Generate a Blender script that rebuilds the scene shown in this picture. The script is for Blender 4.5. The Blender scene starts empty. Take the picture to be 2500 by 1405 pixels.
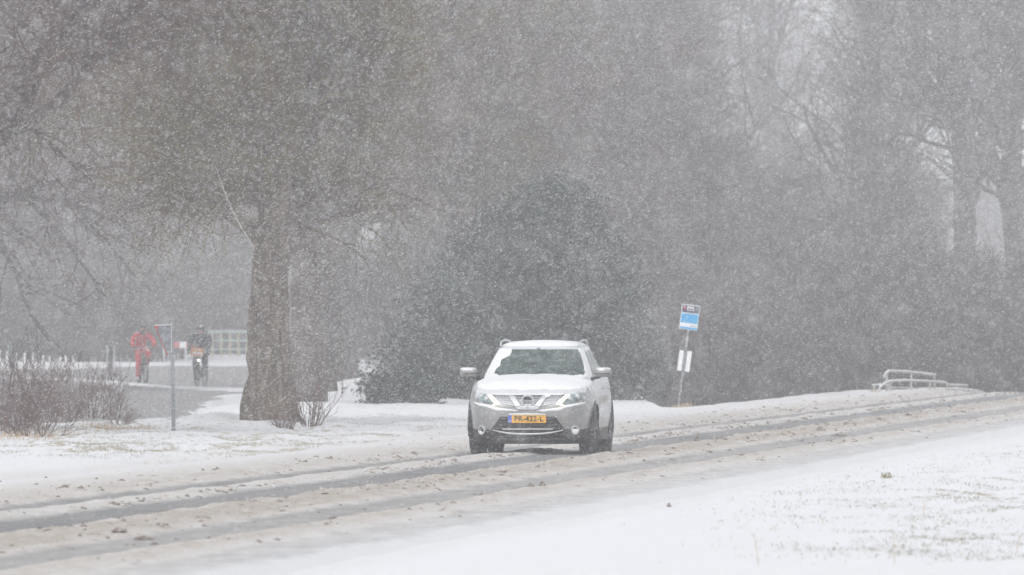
import bpy, bmesh, math, random
import numpy as np
from mathutils import Vector, Matrix

R = math.radians
rng = np.random.default_rng(7)
random.seed(7)
scene = bpy.context.scene
C = scene.collection

# ------------------------------------------------------------------ camera, light, exposure
FPX = 27200.0            # focal length in pixels of the 2500 px wide photograph
HZ = 772.0               # horizon row
CAMH = 2.0
cd = bpy.data.cameras.new('camera')
cam = bpy.data.objects.new('camera', cd); C.objects.link(cam)
cam.location = (0, 0, CAMH); cam.rotation_euler = (R(90), 0, 0)
cd.sensor_width = 36; cd.lens = FPX / 2500 * 36
cd.shift_y = (HZ - 702.5) / 2500
cd.clip_start = 0.5; cd.clip_end = 6000
cd.dof.use_dof = True; cd.dof.focus_distance = 160.0
cd.dof.aperture_fstop = 7.5
scene.camera = cam

SUN_EL, SUN_AZ = 48, 200          # degrees; azimuth measured from +Y clockwise: behind and left of the camera
w = bpy.data.worlds.new('World'); scene.world = w; w.use_nodes = True
nt = w.node_tree; nt.nodes.clear()
sky = nt.nodes.new('ShaderNodeTexSky'); sky.sky_type = 'NISHITA'; sky.sun_disc = False
sky.sun_elevation = R(SUN_EL); sky.sun_rotation = R(SUN_AZ)
sky.air_density = 1.0; sky.dust_density = 1.5; sky.ozone_density = 1.0
hs = nt.nodes.new('ShaderNodeHueSaturation'); hs.inputs['Saturation'].default_value = 0.17
bg = nt.nodes.new('ShaderNodeBackground'); bg.inputs['Strength'].default_value = 0.15
wo = nt.nodes.new('ShaderNodeOutputWorld')
nt.links.new(sky.outputs[0], hs.inputs['Color']); nt.links.new(hs.outputs[0], bg.inputs['Color'])
nt.links.new(bg.outputs[0], wo.inputs['Surface'])
sd = bpy.data.lights.new('sun', 'SUN'); sd.energy = 0.9; sd.angle = R(40); sd.color = (1, 0.985, 0.97)
sun = bpy.data.objects.new('sun', sd); C.objects.link(sun)
_d = Vector((math.sin(R(SUN_AZ)) * math.cos(R(SUN_EL)), math.cos(R(SUN_AZ)) * math.cos(R(SUN_EL)), math.sin(R(SUN_EL))))
sun.rotation_euler = _d.to_track_quat('Z', 'Y').to_euler(); sun.location = (0, 0, 60)
vs = scene.view_settings
vs.view_transform = 'Standard'; vs.look = 'None'; vs.gamma = 1; vs.use_curve_mapping = False
vs.exposure = 0.30
scene.cycles.max_bounces = 5; scene.cycles.diffuse_bounces = 3; scene.cycles.volume_bounces = 1
scene.cycles.use_denoising = True
scene.cycles.caustics_reflective = False; scene.cycles.caustics_refractive = False

# ------------------------------------------------------------------ helpers
def at(px, py, Y=None):
    """photograph pixel -> point on level ground, or at distance Y"""
    if Y is None:
        Y = FPX * CAMH / (py - HZ)
    return Vector(((px - 1250) / FPX * Y, Y, CAMH - (py - HZ) / FPX * Y))

def link(o, parent=None):
    C.objects.link(o)
    if parent is not None:
        o.parent = parent
    return o

def tag(o, label=None, cat=None, group=None, kind=None):
    if label: o['label'] = label
    if cat: o['category'] = cat
    if group: o['group'] = group
    if kind: o['kind'] = kind
    return o

def thing(name, label, cat, loc=(0, 0, 0), rz=0.0, group=None):
    o = bpy.data.objects.new(name, None); o.empty_display_size = 0.2
    link(o); o.location = loc; o.rotation_euler = (0, 0, rz)
    return tag(o, label, cat, group)

def np_mesh(name, V, F, mats=(), smooth=False, mi=None):
    """V (n,3); F list of arrays (m,k)"""
    me = bpy.data.meshes.new(name)
    V = np.asarray(V, dtype=np.float32)
    Fs = [np.asarray(f, dtype=np.int32) for f in (F if isinstance(F, (list, tuple)) else [F]) if len(f)]
    nl = sum(f.size for f in Fs); nf = sum(len(f) for f in Fs)
    me.vertices.add(len(V)); me.vertices.foreach_set('co', V.ravel())
    me.loops.add(nl); me.loops.foreach_set('vertex_index', np.concatenate([f.ravel() for f in Fs]))
    me.polygons.add(nf)
    st = []; off = 0
    for f in Fs:
        st.append(off + np.arange(len(f)) * f.shape[1]); off += f.size
    me.polygons.foreach_set('loop_start', np.concatenate(st).astype(np.int32))
    if smooth:
        me.polygons.foreach_set('use_smooth', np.ones(nf, dtype=bool))
    if mi is not None:
        me.polygons.foreach_set('material_index', np.asarray(mi, dtype=np.int32))
    for m in mats: me.materials.append(m)
    me.update(calc_edges=True)
    return me

def obj(name, me, parent=None, loc=None):
    o = bpy.data.objects.new(name, me)
    if loc is not None: o.location = loc
    return link(o, parent)

class MB:
    """small mesh builder"""
    def __init__(s): s.v = []; s.f = []; s.sm = False
    def add(s, V, F):
        b = len(s.v); s.v += [tuple(p) for p in V]; s.f += [tuple(i + b for i in f) for f in F]; return s
    def box(s, x0, x1, y0, y1, z0, z1):
        V = [(x, y, z) for x in (x0, x1) for y in (y0, y1) for z in (z0, z1)]
        return s.add(V, [(0, 1, 3, 2), (4, 6, 7, 5), (0, 4, 5, 1), (2, 3, 7, 6), (0, 2, 6, 4), (1, 5, 7, 3)])
    def tube(s, pts, rad, k=8, cap=True):
        pts = [Vector(p) for p in pts]
        if not hasattr(rad, '__len__'): rad = [rad] * len(pts)
        V = []; F = []; up = None
        for i, p in enumerate(pts):
            d = (pts[min(i + 1, len(pts) - 1)] - pts[max(i - 1, 0)]).normalized()
            if up is None:
                up = Vector((0, 0, 1)) if abs(d.z) < 0.9 else Vector((1, 0, 0))
            a = d.cross(up).normalized(); b = a.cross(d).normalized(); up = b
            for j in range(k):
                t = 2 * math.pi * j / k
                V.append(p + (a * math.cos(t) + b * math.sin(t)) * rad[i])
        for i in range(len(pts) - 1):
            for j in range(k):
                F.append((i * k + j, i * k + (j + 1) % k, (i + 1) * k + (j + 1) % k, (i + 1) * k + j))
        if cap:
            F.append(tuple(range(k))[::-1]); F.append(tuple((len(pts) - 1) * k + j for j in range(k)))
        return s.add(V, F)
    def ring(s, c, axis, R0, r, n=24, k=6):
        c = Vector(c); axis = Vector(axis).normalized()
        a = axis.orthogonal().normalized(); b = axis.cross(a)
        V = []; F = []
        for i in range(n):
            t = 2 * math.pi * i / n; d = a * math.cos(t) + b * math.sin(t)
            for j in range(k):
                q = 2 * math.pi * j / k
                V.append(c + d * (R0 + r * math.cos(q)) + axis * (r * math.sin(q)))
        for i in range(n):
            for j in range(k):
                F.append((i * k + j, i * k + (j + 1) % k, ((i + 1) % n) * k + (j + 1) % k, ((i + 1) % n) * k + j))
        return s.add(V, F)
    def lathe(s, prof, c, axis='x', n=32):
        """prof: (radius, along)"""
        V = []; F = []; m = len(prof); c = Vector(c)
        for i in range(n):
            t = 2 * math.pi * i / n
            for (r, a) in prof:
                if axis == 'x': V.append(c + Vector((a, r * math.cos(t), r * math.sin(t))))
                elif axis == 'y': V.append(c + Vector((r * math.cos(t), a, r * math.sin(t))))
                else: V.append(c + Vector((r * math.cos(t), r * math.sin(t), a)))
        for i in range(n):
            for j in range(m - 1):
                F.append((i * m + j, i * m + j + 1, ((i + 1) % n) * m + j + 1, ((i + 1) % n) * m + j))
        return s.add(V, F)
    def blob(s, c, r, sq=(1, 1, 1), n=10, m=7, noise=0.0):
        V = []; F = []
        for i in range(m + 1):
            p = math.pi * i / m
            for j in range(n):
                t = 2 * math.pi * j / n
                k = 1 + noise * (random.random() - .5) * 2 * math.sin(p)
                V.append((c[0] + r * k * sq[0] * math.sin(p) * math.cos(t), c[1] + r * k * sq[1] * math.sin(p) * math.sin(t), c[2] + r * k * sq[2] * math.cos(p)))
        for i in range(m):
            for j in range(n):
                F.append((i * n + j, (i + 1) * n + j, (i + 1) * n + (j + 1) % n, i * n + (j + 1) % n))
        return s.add(V, F)
    def build(s, name, mat, parent=None, smooth=False, bevel=0.0, loc=None, label=None):
        me = bpy.data.meshes.new(name)
        me.from_pydata([tuple(v) for v in s.v], [], s.f)
        bm = bmesh.new(); bm.from_mesh(me); bmesh.ops.recalc_face_normals(bm, faces=bm.faces)
        if bevel > 0:
            bmesh.ops.bevel(bm, geom=[e for e in bm.edges if len(e.link_faces) == 2 and e.calc_face_angle(0) > .6], offset=bevel, segments=2, affect='EDGES', clamp_overlap=True)
        bm.to_mesh(me); bm.free()
        me.materials.append(mat)
        if smooth: me.polygons.foreach_set('use_smooth', np.ones(len(me.polygons), dtype=bool))
        o = obj(name, me, parent, loc)
        if label: o['label'] = label
        return o

_tabs = {}
def vnoise(x, y, seed=0):
    if seed not in _tabs: _tabs[seed] = np.random.default_rng(1000 + seed).random((256, 256))
    T = _tabs[seed]
    xi = np.floor(x).astype(int); yi = np.floor(y).astype(int)
    fx = x - xi; fy = y - yi; fx = fx * fx * (3 - 2 * fx); fy = fy * fy * (3 - 2 * fy)
    a = T[xi & 255, yi & 255]; b = T[(xi + 1) & 255, yi & 255]; c = T[xi & 255, (yi + 1) & 255]; d = T[(xi + 1) & 255, (yi + 1) & 255]
    return (a * (1 - fx) + b * fx) * (1 - fy) + (c * (1 - fx) + d * fx) * fy
def fbm(x, y, seed=0, o=4):
    s = 0; a = .5
    for i in range(o):
        s = s + a * vnoise(x * 2 ** i, y * 2 ** i, seed + i); a *= .5
    return s - .47
def sst(a, b, x):
    t = np.clip((x - a) / (b - a), 0, 1); return t * t * (3 - 2 * t)

# ------------------------------------------------------------------ materials
def new_mat(name):
    m = bpy.data.materials.new(name); m.use_nodes = True
    b = m.node_tree.nodes['Principled BSDF']
    return m, m.node_tree, b
def mat(name, col, rough=.6, metal=0., stretch=None, noise=0., nscale=8., spec=.5, snow=0.0, bump=0.0, emit=None, es=0, col2=None):
    m, t, b = new_mat(name)
    b.inputs['Roughness'].default_value = rough; b.inputs['Metallic'].default_value = metal
    b.inputs['Specular IOR Level'].default_value = spec
    tc = t.nodes.new('ShaderNodeTexCoord')
    nz = t.nodes.new('ShaderNodeTexNoise'); nz.inputs['Scale'].default_value = nscale; nz.inputs['Detail'].default_value = 5
    if stretch:
        mpp = t.nodes.new('ShaderNodeMapping'); mpp.inputs['Scale'].default_value = stretch
        t.links.new(tc.outputs['Object'], mpp.inputs['Vector']); t.links.new(mpp.outputs[0], nz.inputs['Vector'])
    else:
        t.links.new(tc.outputs['Object'], nz.inputs['Vector'])
    mx = t.nodes.new('ShaderNodeMix'); mx.data_type = 'RGBA'
    c2 = col2 if col2 else tuple(min(1, c * (1 + noise)) for c in col)
    c1 = col if col2 else tuple(c * (1 - noise) for c in col)
    mx.inputs['A'].default_value = (*c1, 1); mx.inputs['B'].default_value = (*c2, 1)
    rp = t.nodes.new('ShaderNodeMapRange'); rp.inputs['From Min'].default_value = .35; rp.inputs['From Max'].default_value = .65
    t.links.new(nz.outputs['Fac'], rp.inputs['Value']); t.links.new(rp.outputs[0], mx.inputs['Factor'])
    last = mx.outputs['Result']
    if snow > 0:   # snow that has settled on the faces looking up
        g = t.nodes.new('ShaderNodeNewGeometry'); sp = t.nodes.new('ShaderNodeSeparateXYZ'); t.links.new(g.outputs['Normal'], sp.inputs[0])
        n2 = t.nodes.new('ShaderNodeTexNoise'); n2.inputs['Scale'].default_value = 14; n2.inputs['Detail'].default_value = 6
        t.links.new(tc.outputs['Object'], n2.inputs['Vector'])
        ad = t.nodes.new('ShaderNodeMath'); ad.operation = 'ADD'; t.links.new(sp.outputs['Z'], ad.inputs[0]); t.links.new(n2.outputs['Fac'], ad.inputs[1])
        mr = t.nodes.new('ShaderNodeMapRange'); mr.inputs['From Min'].default_value = 1.35 - snow; mr.inputs['From Max'].default_value = 1.6 - snow
        t.links.new(ad.outputs[0], mr.inputs['Value'])
        m2 = t.nodes.new('ShaderNodeMix'); m2.data_type = 'RGBA'; m2.inputs['B'].default_value = (.82, .83, .85, 1)
        t.links.new(mr.outputs[0], m2.inputs['Factor']); t.links.new(last, m2.inputs['A']); last = m2.outputs['Result']
    t.links.new(last, b.inputs['Base Color'])
    if bump > 0:
        bp = t.nodes.new('ShaderNodeBump'); bp.inputs['Strength'].default_value = bump; bp.inputs['Distance'].default_value = .02
        t.links.new(nz.outputs['Fac'], bp.inputs['Height']); t.links.new(bp.outputs[0], b.inputs['Normal'])
    if emit:
        b.inputs['Emission Color'].default_value = (*emit, 1); b.inputs['Emission Strength'].default_value = es
    return m

M = {}
M['bark'] = mat('bark', (.055, .042, .034), .9, noise=.3, nscale=9, bump=.9, stretch=(1.6, 1.6, .25), col2=(.11, .085, .065))
M['bark_moss'] = mat('bark_moss', (.07, .05, .038), .9, nscale=9, bump=1.0, stretch=(1.6, 1.6, .22), col2=(.20, .15, .11))
M['twig_brown'] = mat('twig_brown', (.10, .052, .04), .9, nscale=.8, col2=(.17, .105, .075))
M['twig_olive'] = mat('twig_olive', (.085, .055, .04), .9, nscale=1.1, col2=(.20, .165, .055))
M['twig_grey'] = mat('twig_grey', (.09, .07, .06), .9, nscale=.5, col2=(.15, .125, .11))
M['twig_red'] = mat('twig_red', (.085, .040, .034), .8, nscale=5, col2=(.18, .095, .075))
M['holly'] = mat('holly', (.009, .028, .014), .45, nscale=1.2, col2=(.024, .056, .032))
M['snow'] = mat('snow', (.86, .865, .88), .7, noise=.02, nscale=3, bump=.15)
M['flake'] = mat('flake', (.93, .935, .95), .9)
M['paint'] = mat('paint', (.27, .268, .264), .32, metal=.3, noise=.12, nscale=4, snow=.50)
M['paint'].node_tree.nodes['Principled BSDF'].inputs['Coat Weight'].default_value = .5
M['plastic'] = mat('black_plastic', (.022, .023, .024), .6, noise=.4, nscale=6, snow=.05, bump=.1)
M['black'] = mat('black', (.01, .01, .01), .7)
M['chrome'] = mat('chrome', (.56, .57, .59), .35, metal=.3, noise=.1, nscale=20)
M['tyre'] = mat('tyre', (.02, .02, .02), .85, nscale=9, col2=(.11, .11, .11), bump=.5)
M['rim'] = mat('rim', (.18, .18, .19), .4, metal=.6, noise=.3, nscale=12, snow=.2)
M['interior'] = mat('interior', (.03, .035, .035), .8, noise=.4, nscale=5)
M['white'] = mat('white_paint', (.78, .79, .8), .5, noise=.05)
M['galv'] = mat('galvanised', (.34, .36, .37), .45, metal=.5, noise=.25, nscale=20, snow=.1)
M['red'] = mat('red_paint', (.50, .02, .025), .5, noise=.1)
M['lamp'] = mat('running_light', (1, .95, .85), .4, emit=(1, .84, .54), es=1.5)

def glass_mat(name, tint, alpha, rough, mottle=.3):
    m, t, b = new_mat(name)
    out = t.nodes['Material Output']
    b.inputs['Base Color'].default_value = (*tint, 1); b.inputs['Roughness'].default_value = rough
    tr = t.nodes.new('ShaderNodeBsdfTransparent'); tr.inputs[0].default_value = (.75, .85, .82, 1)
    mx = t.nodes.new('ShaderNodeMixShader')
    tc = t.nodes.new('ShaderNodeTexCoord'); nz = t.nodes.new('ShaderNodeTexNoise'); nz.inputs['Scale'].default_value = 9; nz.inputs['Detail'].default_value = 6
    t.links.new(tc.outputs['Object'], nz.inputs['Vector'])
    mr = t.nodes.new('ShaderNodeMapRange'); mr.inputs['From Min'].default_value = .3; mr.inputs['From Max'].default_value = .7
    mr.inputs['To Min'].default_value = alpha - mottle; mr.inputs['To Max'].default_value = alpha + mottle
    t.links.new(nz.outputs['Fac'], mr.inputs['Value']); t.links.new(mr.outputs[0], mx.inputs[0])
    t.links.new(tr.outputs[0], mx.inputs[1]); t.links.new(b.outputs[0], mx.inputs[2]); t.links.new(mx.outputs[0], out.inputs['Surface'])
    return m
M['glass'] = glass_mat('windscreen_glass', (.16, .21, .195), .56, .12, .25)  # mottled grey-green colour paints in the reflected sky along with melting snow
M['lens'] = glass_mat('lamp_lens', (.20, .22, .26), .25, .08, .15)

# snow-covered ground: dead grass shows through where the attribute says so
def ground_mat(name, low, thr=.5):
    m, t, b = new_mat(name)
    b.inputs['Roughness'].default_value = .75; b.inputs['Specular IOR Level'].default_value = .3
    geo = t.nodes.new('ShaderNodeNewGeometry')
    mp = t.nodes.new('ShaderNodeMapping'); mp.inputs['Scale'].default_value = (2.2, .35, 1)
    t.links.new(geo.outputs['Position'], mp.inputs['Vector'])
    n1 = t.nodes.new('ShaderNodeTexNoise'); n1.inputs['Scale'].default_value = 1.6; n1.inputs['Detail'].default_value = 8; n1.inputs['Roughness'].default_value = .7
    t.links.new(mp.outputs[0], n1.inputs['Vector'])
    at_ = t.nodes.new('ShaderNodeAttribute'); at_.attribute_name = 'bare'
    su = t.nodes.new('ShaderNodeMath'); su.operation = 'ADD'; n1m = t.nodes.new('ShaderNodeMapRange'); n1m.clamp = False; n1m.inputs['From Min'].default_value = .34; n1m.inputs['From Max'].default_value = .68; n1m.inputs['To Min'].default_value = 0; n1m.inputs['To Max'].default_value = 1
    t.links.new(n1.outputs['Fac'], n1m.inputs['Value']); t.links.new(at_.outputs['Fac'], su.inputs[0]); t.links.new(n1m.outputs[0], su.inputs[1])
    mr = t.nodes.new('ShaderNodeMapRange'); mr.inputs['From Min'].default_value = thr + .5; mr.inputs['From Max'].default_value = thr + .75
    t.links.new(su.outputs[0], mr.inputs['Value'])
    n2 = t.nodes.new('ShaderNodeTexNoise'); n2.inputs['Scale'].default_value = 5; n2.inputs['Detail'].default_value = 4
    t.links.new(geo.outputs['Position'], n2.inputs['Vector'])
    c = t.nodes.new('ShaderNodeValToRGB'); c.color_ramp.elements[0].position = .35; c.color_ramp.elements[1].position = .65
    c.color_ramp.elements[0].color = (*low[0], 1); c.color_ramp.elements[1].color = (*low[1], 1)
    t.links.new(n2.outputs['Fac'], c.inputs[0])
    mx = t.nodes.new('ShaderNodeMix'); mx.data_type = 'RGBA'; mx.inputs['A'].default_value = (.86, .865, .88, 1)
    # a little soil and sand in the snow
    d = t.nodes.new('ShaderNodeAttribute'); d.attribute_name = 'dirt'
    m0 = t.nodes.new('ShaderNodeMix'); m0.data_type = 'RGBA'; m0.inputs['A'].default_value = (.86, .865, .88, 1); m0.inputs['B'].default_value = (.52, .47, .41, 1)
    t.links.new(d.outputs['Fac'], m0.inputs['Factor']); t.links.new(m0.outputs['Result'], mx.inputs['A'])
    t.links.new(mr.outputs[0], mx.inputs['Factor']); t.links.new(c.outputs[0], mx.inputs['B'])
    t.links.new(mx.outputs['Result'], b.inputs['Base Color'])
    bp = t.nodes.new('ShaderNodeBump'); bp.inputs['Strength'].default_value = .5; bp.inputs['Distance'].default_value = .03
    t.links.new(n1.outputs['Fac'], bp.inputs['Height']); t.links.new(bp.outputs[0], b.inputs['Normal'])
    return m
M['ground'] = ground_mat('snowy_ground', ((.42, .38, .28), (.58, .54, .46)))
M['path'] = ground_mat('snow_dusted_asphalt', ((.26, .255, .25), (.36, .355, .35)))

# slushy road; colours vary with the distance across the road (wheel tracks, slush ridges)
TRK = [(-16.45, .30, 1.0), (-15.05, .54, 1.4), (-12.85, .46, .82), (-11.25, .5, .45)]   # centre, half width, how bare
def track_np(u, v):
    wob = .14 * fbm(v * .05, u * 0 + 3, 40, 2) + .16 * fbm(v * .35, u * .8, 44, 3)
    s = 0
    for c, hw, k in TRK:
        s = np.maximum(s, k * (1 - sst(hw * .55, hw * 1.15, np.abs(u - c + wob))))
    return s

# ------------------------------------------------------------------ terrain
RU0, RU1 = -19.6, -10.3          # road band in u = X - Y/10
def base_h(X, Y):
    u = X - Y / 10
    z = 0 * X
    # far side bank: behind the crest the ground falls away to the wood
    dc = (-20.6 - u)
    z = z - 1.7 * sst(0, 4.5, dc) * sst(3.2, 3.9, X) * sst(150, 200, Y)
    z = z - 1.7 * sst(288, 315, Y) * sst(-1.0, 2.2, X) * (1 - sst(3.2, 3.9, X))
    # right end: the road goes down behind the crest
    z = z - 2.2 * sst(282, 340, Y) * sst(-18.5, -16, u + 0 * X) * sst(4, 9, X)
    z = z - 1.2 * sst(300, 380, Y) * sst(5, 10, X)
    # small rise by the row of trees, rising field by the wooden railing
    z = z + .35 * np.exp(-((X + 3.3) / 1.6) ** 2 - ((Y - 300) / 30) ** 2)
    z = z + .27 * sst(430, 480, Y) * (1 - sst(-6, 0, X))
    # near bank
    z = z + .10 * sst(-10.4, -8, u) * (1 - sst(0, 6, u + 6))
    return z
def path_w(X, Y):
    """1 inside the strip where the side road and the cycle path lie"""
    px = 1250 + X / np.maximum(Y, 1) * FPX
    return sst(206, 216, Y) * (1 - sst(455, 470, Y)) * sst(-40, -30, X) * (1 - sst(-6.9, -6.3, X))
def gz(px, py, cx, cy, rx, ry):
    return np.exp(-((px - cx) / rx) ** 2 - ((py - cy) / ry) ** 2)
def grass_zone(X, Y):
    px = 1250 + X / np.maximum(Y, 1) * FPX; py = HZ + FPX * CAMH / np.maximum(Y, 30)
    g = .95 * gz(px, py, 300, 1092, 520, 20) + .5 * gz(px, py, 850, 1100, 330, 10) + .7 * gz(px, py, 560, 1045, 300, 14)
    g = g + .8 * gz(px, py, 900, 1040, 250, 28) + .65 * gz(px, py, 720, 1070, 450, 40) + 1.0 * gz(px, py, 70, 1050, 150, 18) + .8 * gz(px, py, 250, 1045, 90, 16)
    g = g + .5 * gz(px, py, 920, 930, 70, 30) + .5 * gz(px, py, 1010, 985, 130, 30)
    g = g + .75 * gz(px, py, 2450, 1235, 300, 85) + .6 * gz(px, py, 2350, 1360, 330, 40) + .5 * gz(px, py, 2480, 1120, 90, 20)
    g = g + .25 * gz(px, py, 2000, 1240, 200, 80) + .35 * gz(px, py, 1750, 985, 100, 5)
    u = X - Y / 10
    return np.clip(g, 0, 1) * (Y > 30) * ((u < RU0 - .2) | (u > RU1 + .3))
def ground_h(X, Y):
    z = base_h(X, Y)
    u = X - Y / 10
    near = sst(20, 60, Y) * (1 - sst(480, 600, Y))
    z = z + near * (.06 * fbm(X * .5, Y * .08, 3, 4) + .20 * fbm(X * 1.6, Y * .35, 9, 3) * (.25 + grass_zone(X, Y)))
    onroad = sst(RU0 + .1, RU0 + .5, u) * (1 - sst(RU1 - .5, RU1 - .1, u))
    z = z - .14 * onroad
    z = z - .10 * path_w(X, Y)
    for px, yy in ((663, 208), (748, 250), (782, 272), (800, 296), (822, 320), (838, 345), (968, 405)):
        z = z + (.05 if yy < 240 else .10) * np.exp(-((X - (px - 1250) / FPX * yy) / (.75 + yy * .0012)) ** 2 - ((Y - yy + 1.2) / 2.6) ** 2)
    # drift at the foot of the big tree
    z = z + .16 * np.exp(-((X + 5.6) / .7) ** 2 - ((Y - 212) / 7) ** 2)
    return z

xs = np.concatenate([np.linspace(-600, -60, 12), np.linspace(-50, -22, 15), np.arange(-20, 17, .13), np.linspace(18, 50, 16), np.linspace(60, 600, 12)])
yl = [-60, -30, 0, 20, 40, 60]
y = 72.0
while y < 480: yl.append(y); y += .22 + (y - 72) * .0045
while y < 1400: yl.append(y); y += 30
ys = np.array(yl + [1400.])
XX, YY = np.meshgrid(xs, ys, indexing='ij')
ZZ = ground_h(XX, YY)
def grid_faces(n, m):
    i = np.arange(n - 1)[:, None] * m + np.arange(m - 1)[None, :]
    i = i.ravel(); return np.stack([i, i + m, i + m + 1, i + 1], 1)
me = np_mesh('ground', np.stack([XX.ravel(), YY.ravel(), ZZ.ravel()], 1), grid_faces(len(xs), len(ys)), [M['ground']], smooth=True)
def set_attr(me, name, val):
    a = me.attributes.new(name, 'FLOAT', 'POINT'); a.data.foreach_set('value', np.asarray(val, dtype=np.float32).ravel())
set_attr(me, 'bare', .68 * grass_zone(XX, YY) * np.clip(.65 + 1.6 * fbm(XX * .9, YY * .22, 88, 4), 0, 1.3))
UU = XX - YY / 10
dirt = np.clip(1 - np.abs(UU - (RU0 - .3)) / 1.5, 0, 1) * .3 + np.clip(1 - np.abs(UU - RU1) / .5, 0, 1) * .15
set_attr(me, 'dirt', dirt * (.4 + 1.2 * (fbm(XX, YY * .2, 70) + .4)))
ground = tag(obj('ground', me), 'snow covered verge with dead grass showing through', kind='structure')

# --- road sheet
us = np.arange(RU0, RU1 + .01, .055)
vl = []; y = 74.0
while y < 400: vl.append(y); y += .16 + (y - 74) * .0024
vv = np.array(vl)
U, V_ = np.meshgrid(us, vv, indexing='ij')
X = U + V_ / 10
def road_z(U, V_):
    X = U + V_ / 10; tr = track_np(U, V_)
    lump = np.clip(fbm(U * 2.2, V_ * .8, 20, 4) + .12, 0, 1); fine = fbm(U * 9, V_ * 3.5, 30, 3)
    ridge = np.exp(-((U + 13.95) / .55) ** 2) + .55 * np.exp(-((U + 15.75) / .35) ** 2) + .8 * np.exp(-((U + 17.2) / .35) ** 2) + .6 * np.exp(-((U + 12.1) / .35) ** 2) + .35
    Z = base_h(X, V_) + (1 - np.clip(tr, 0, 1)) * (.022 + .11 * ridge * lump + .055 * fine * np.clip(ridge, 0, 1)) + .004 * fine
    edge = sst(0, .6, U - RU0) * sst(0, .6, RU1 - U)
    return Z * edge + (base_h(X, V_) - .10) * (1 - edge) + .03 * edge, tr, edge
Z, tr, edge = road_z(U, V_)
me = np_mesh('road', np.stack([X.ravel(), V_.ravel(), Z.ravel()], 1), grid_faces(len(us), len(vv)), smooth=True)
set_attr(me, 'bare', np.clip(tr, 0, 1.3))
brown = np.exp(-((U + 13.95) / .75) ** 2) * .95 + .55 * np.exp(-((U + 12.2) / .5) ** 2) + .5 * np.exp(-((U + 17.2) / .9) ** 2) + .30 * np.exp(-((U + 15.75) / .4) ** 2) + .16
brown = brown * sst(0, 1.3, U - RU0) * sst(0, 1.0, RU1 - U)
set_attr(me, 'dirt', brown)
m, t, b = new_mat('road_slush'); b.inputs['Roughness'].default_value = .6
geo = t.nodes.new('ShaderNodeNewGeometry')
mp = t.nodes.new('ShaderNodeMapping'); mp.inputs['Rotation'].default_value = (0, 0, R(5.71)); mp.inputs['Scale'].default_value = (1, .25, 1)
t.links.new(geo.outputs['Position'], mp.inputs['Vector'])
def nz_(scale, det=5, rgh=.6, src=None):
    n = t.nodes.new('ShaderNodeTexNoise'); n.inputs['Scale'].default_value = scale; n.inputs['Detail'].default_value = det; n.inputs['Roughness'].default_value = rgh
    t.links.new(src or mp.outputs[0], n.inputs['Vector']); return n
na = t.nodes.new('ShaderNodeAttribute'); na.attribute_name = 'bare'
nd = t.nodes.new('ShaderNodeAttribute'); nd.attribute_name = 'dirt'
n1 = nz_(3.5, 8, .7); n2 = nz_(9, 6, .7, geo.outputs['Position']); n3 = nz_(.35, 3, .5)
def mth(op, a, b_):
    n = t.nodes.new('ShaderNodeMath'); n.operation = op
    for i, q in enumerate((a, b_)):
        if isinstance(q, (int, float)): n.inputs[i].default_value = q
        else: t.links.new(q, n.inputs[i])
    return n.outputs[0]
def mrange(v, a, b_, c=0, d=1):
    n = t.nodes.new('ShaderNodeMapRange'); n.inputs[1].default_value = a; n.inputs[2].default_value = b_; n.inputs[3].default_value = c; n.inputs[4].default_value = d
    t.links.new(v, n.inputs[0]); return n.outputs[0]
def mixc(f, A, B):
    n = t.nodes.new('ShaderNodeMix'); n.data_type = 'RGBA'
    for k, q in (('Factor', f), ('A', A), ('B', B)):
        if isinstance(q, tuple): n.inputs[k].default_value = (*q, 1)
        elif isinstance(q, (int, float)): n.inputs[k].default_value = q
        else: t.links.new(q, n.inputs[k])
    return n.outputs['Result']
dirtf = mth('MULTIPLY', nd.outputs['Fac'], mrange(n1.outputs['Fac'], .25, .75, .35, 1.5))
slush = mixc(dirtf, mixc(mrange(nd.outputs['Fac'], 0, .25), (.86, .865, .88), (.80, .785, .77)), (.50, .44, .375))
speck = mrange(n2.outputs['Fac'], .56, .68)
speck = mth('MULTIPLY', speck, mrange(nd.outputs['Fac'], .1, .7, .05, .75))
slush = mixc(speck, slush, (.17, .13, .10))
asph = mixc(mrange(n1.outputs['Fac'], .3, .7), (.095, .097, .10), (.21, .21, .212))
bf = mrange(mth('ADD', na.outputs['Fac'], mth('MULTIPLY', mth('SUBTRACT', n1.outputs['Fac'], .5), 1.3)), .15, 1.15, 0, .96)
bf = mth('MULTIPLY', bf, mrange(n3.outputs['Fac'], .3, .7, .7, 1.0))
t.links.new(mixc(bf, slush, asph), b.inputs['Base Color'])
bp = t.nodes.new('ShaderNodeBump'); bp.inputs['Strength'].default_value = .6; bp.inputs['Distance'].default_value = .04
t.links.new(n2.outputs['Fac'], bp.inputs['Height']); t.links.new(bp.outputs[0], b.inputs['Normal'])
me.materials.append(m)
road = tag(obj('road', me), 'slush covered road with bare wheel tracks', kind='structure')

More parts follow.
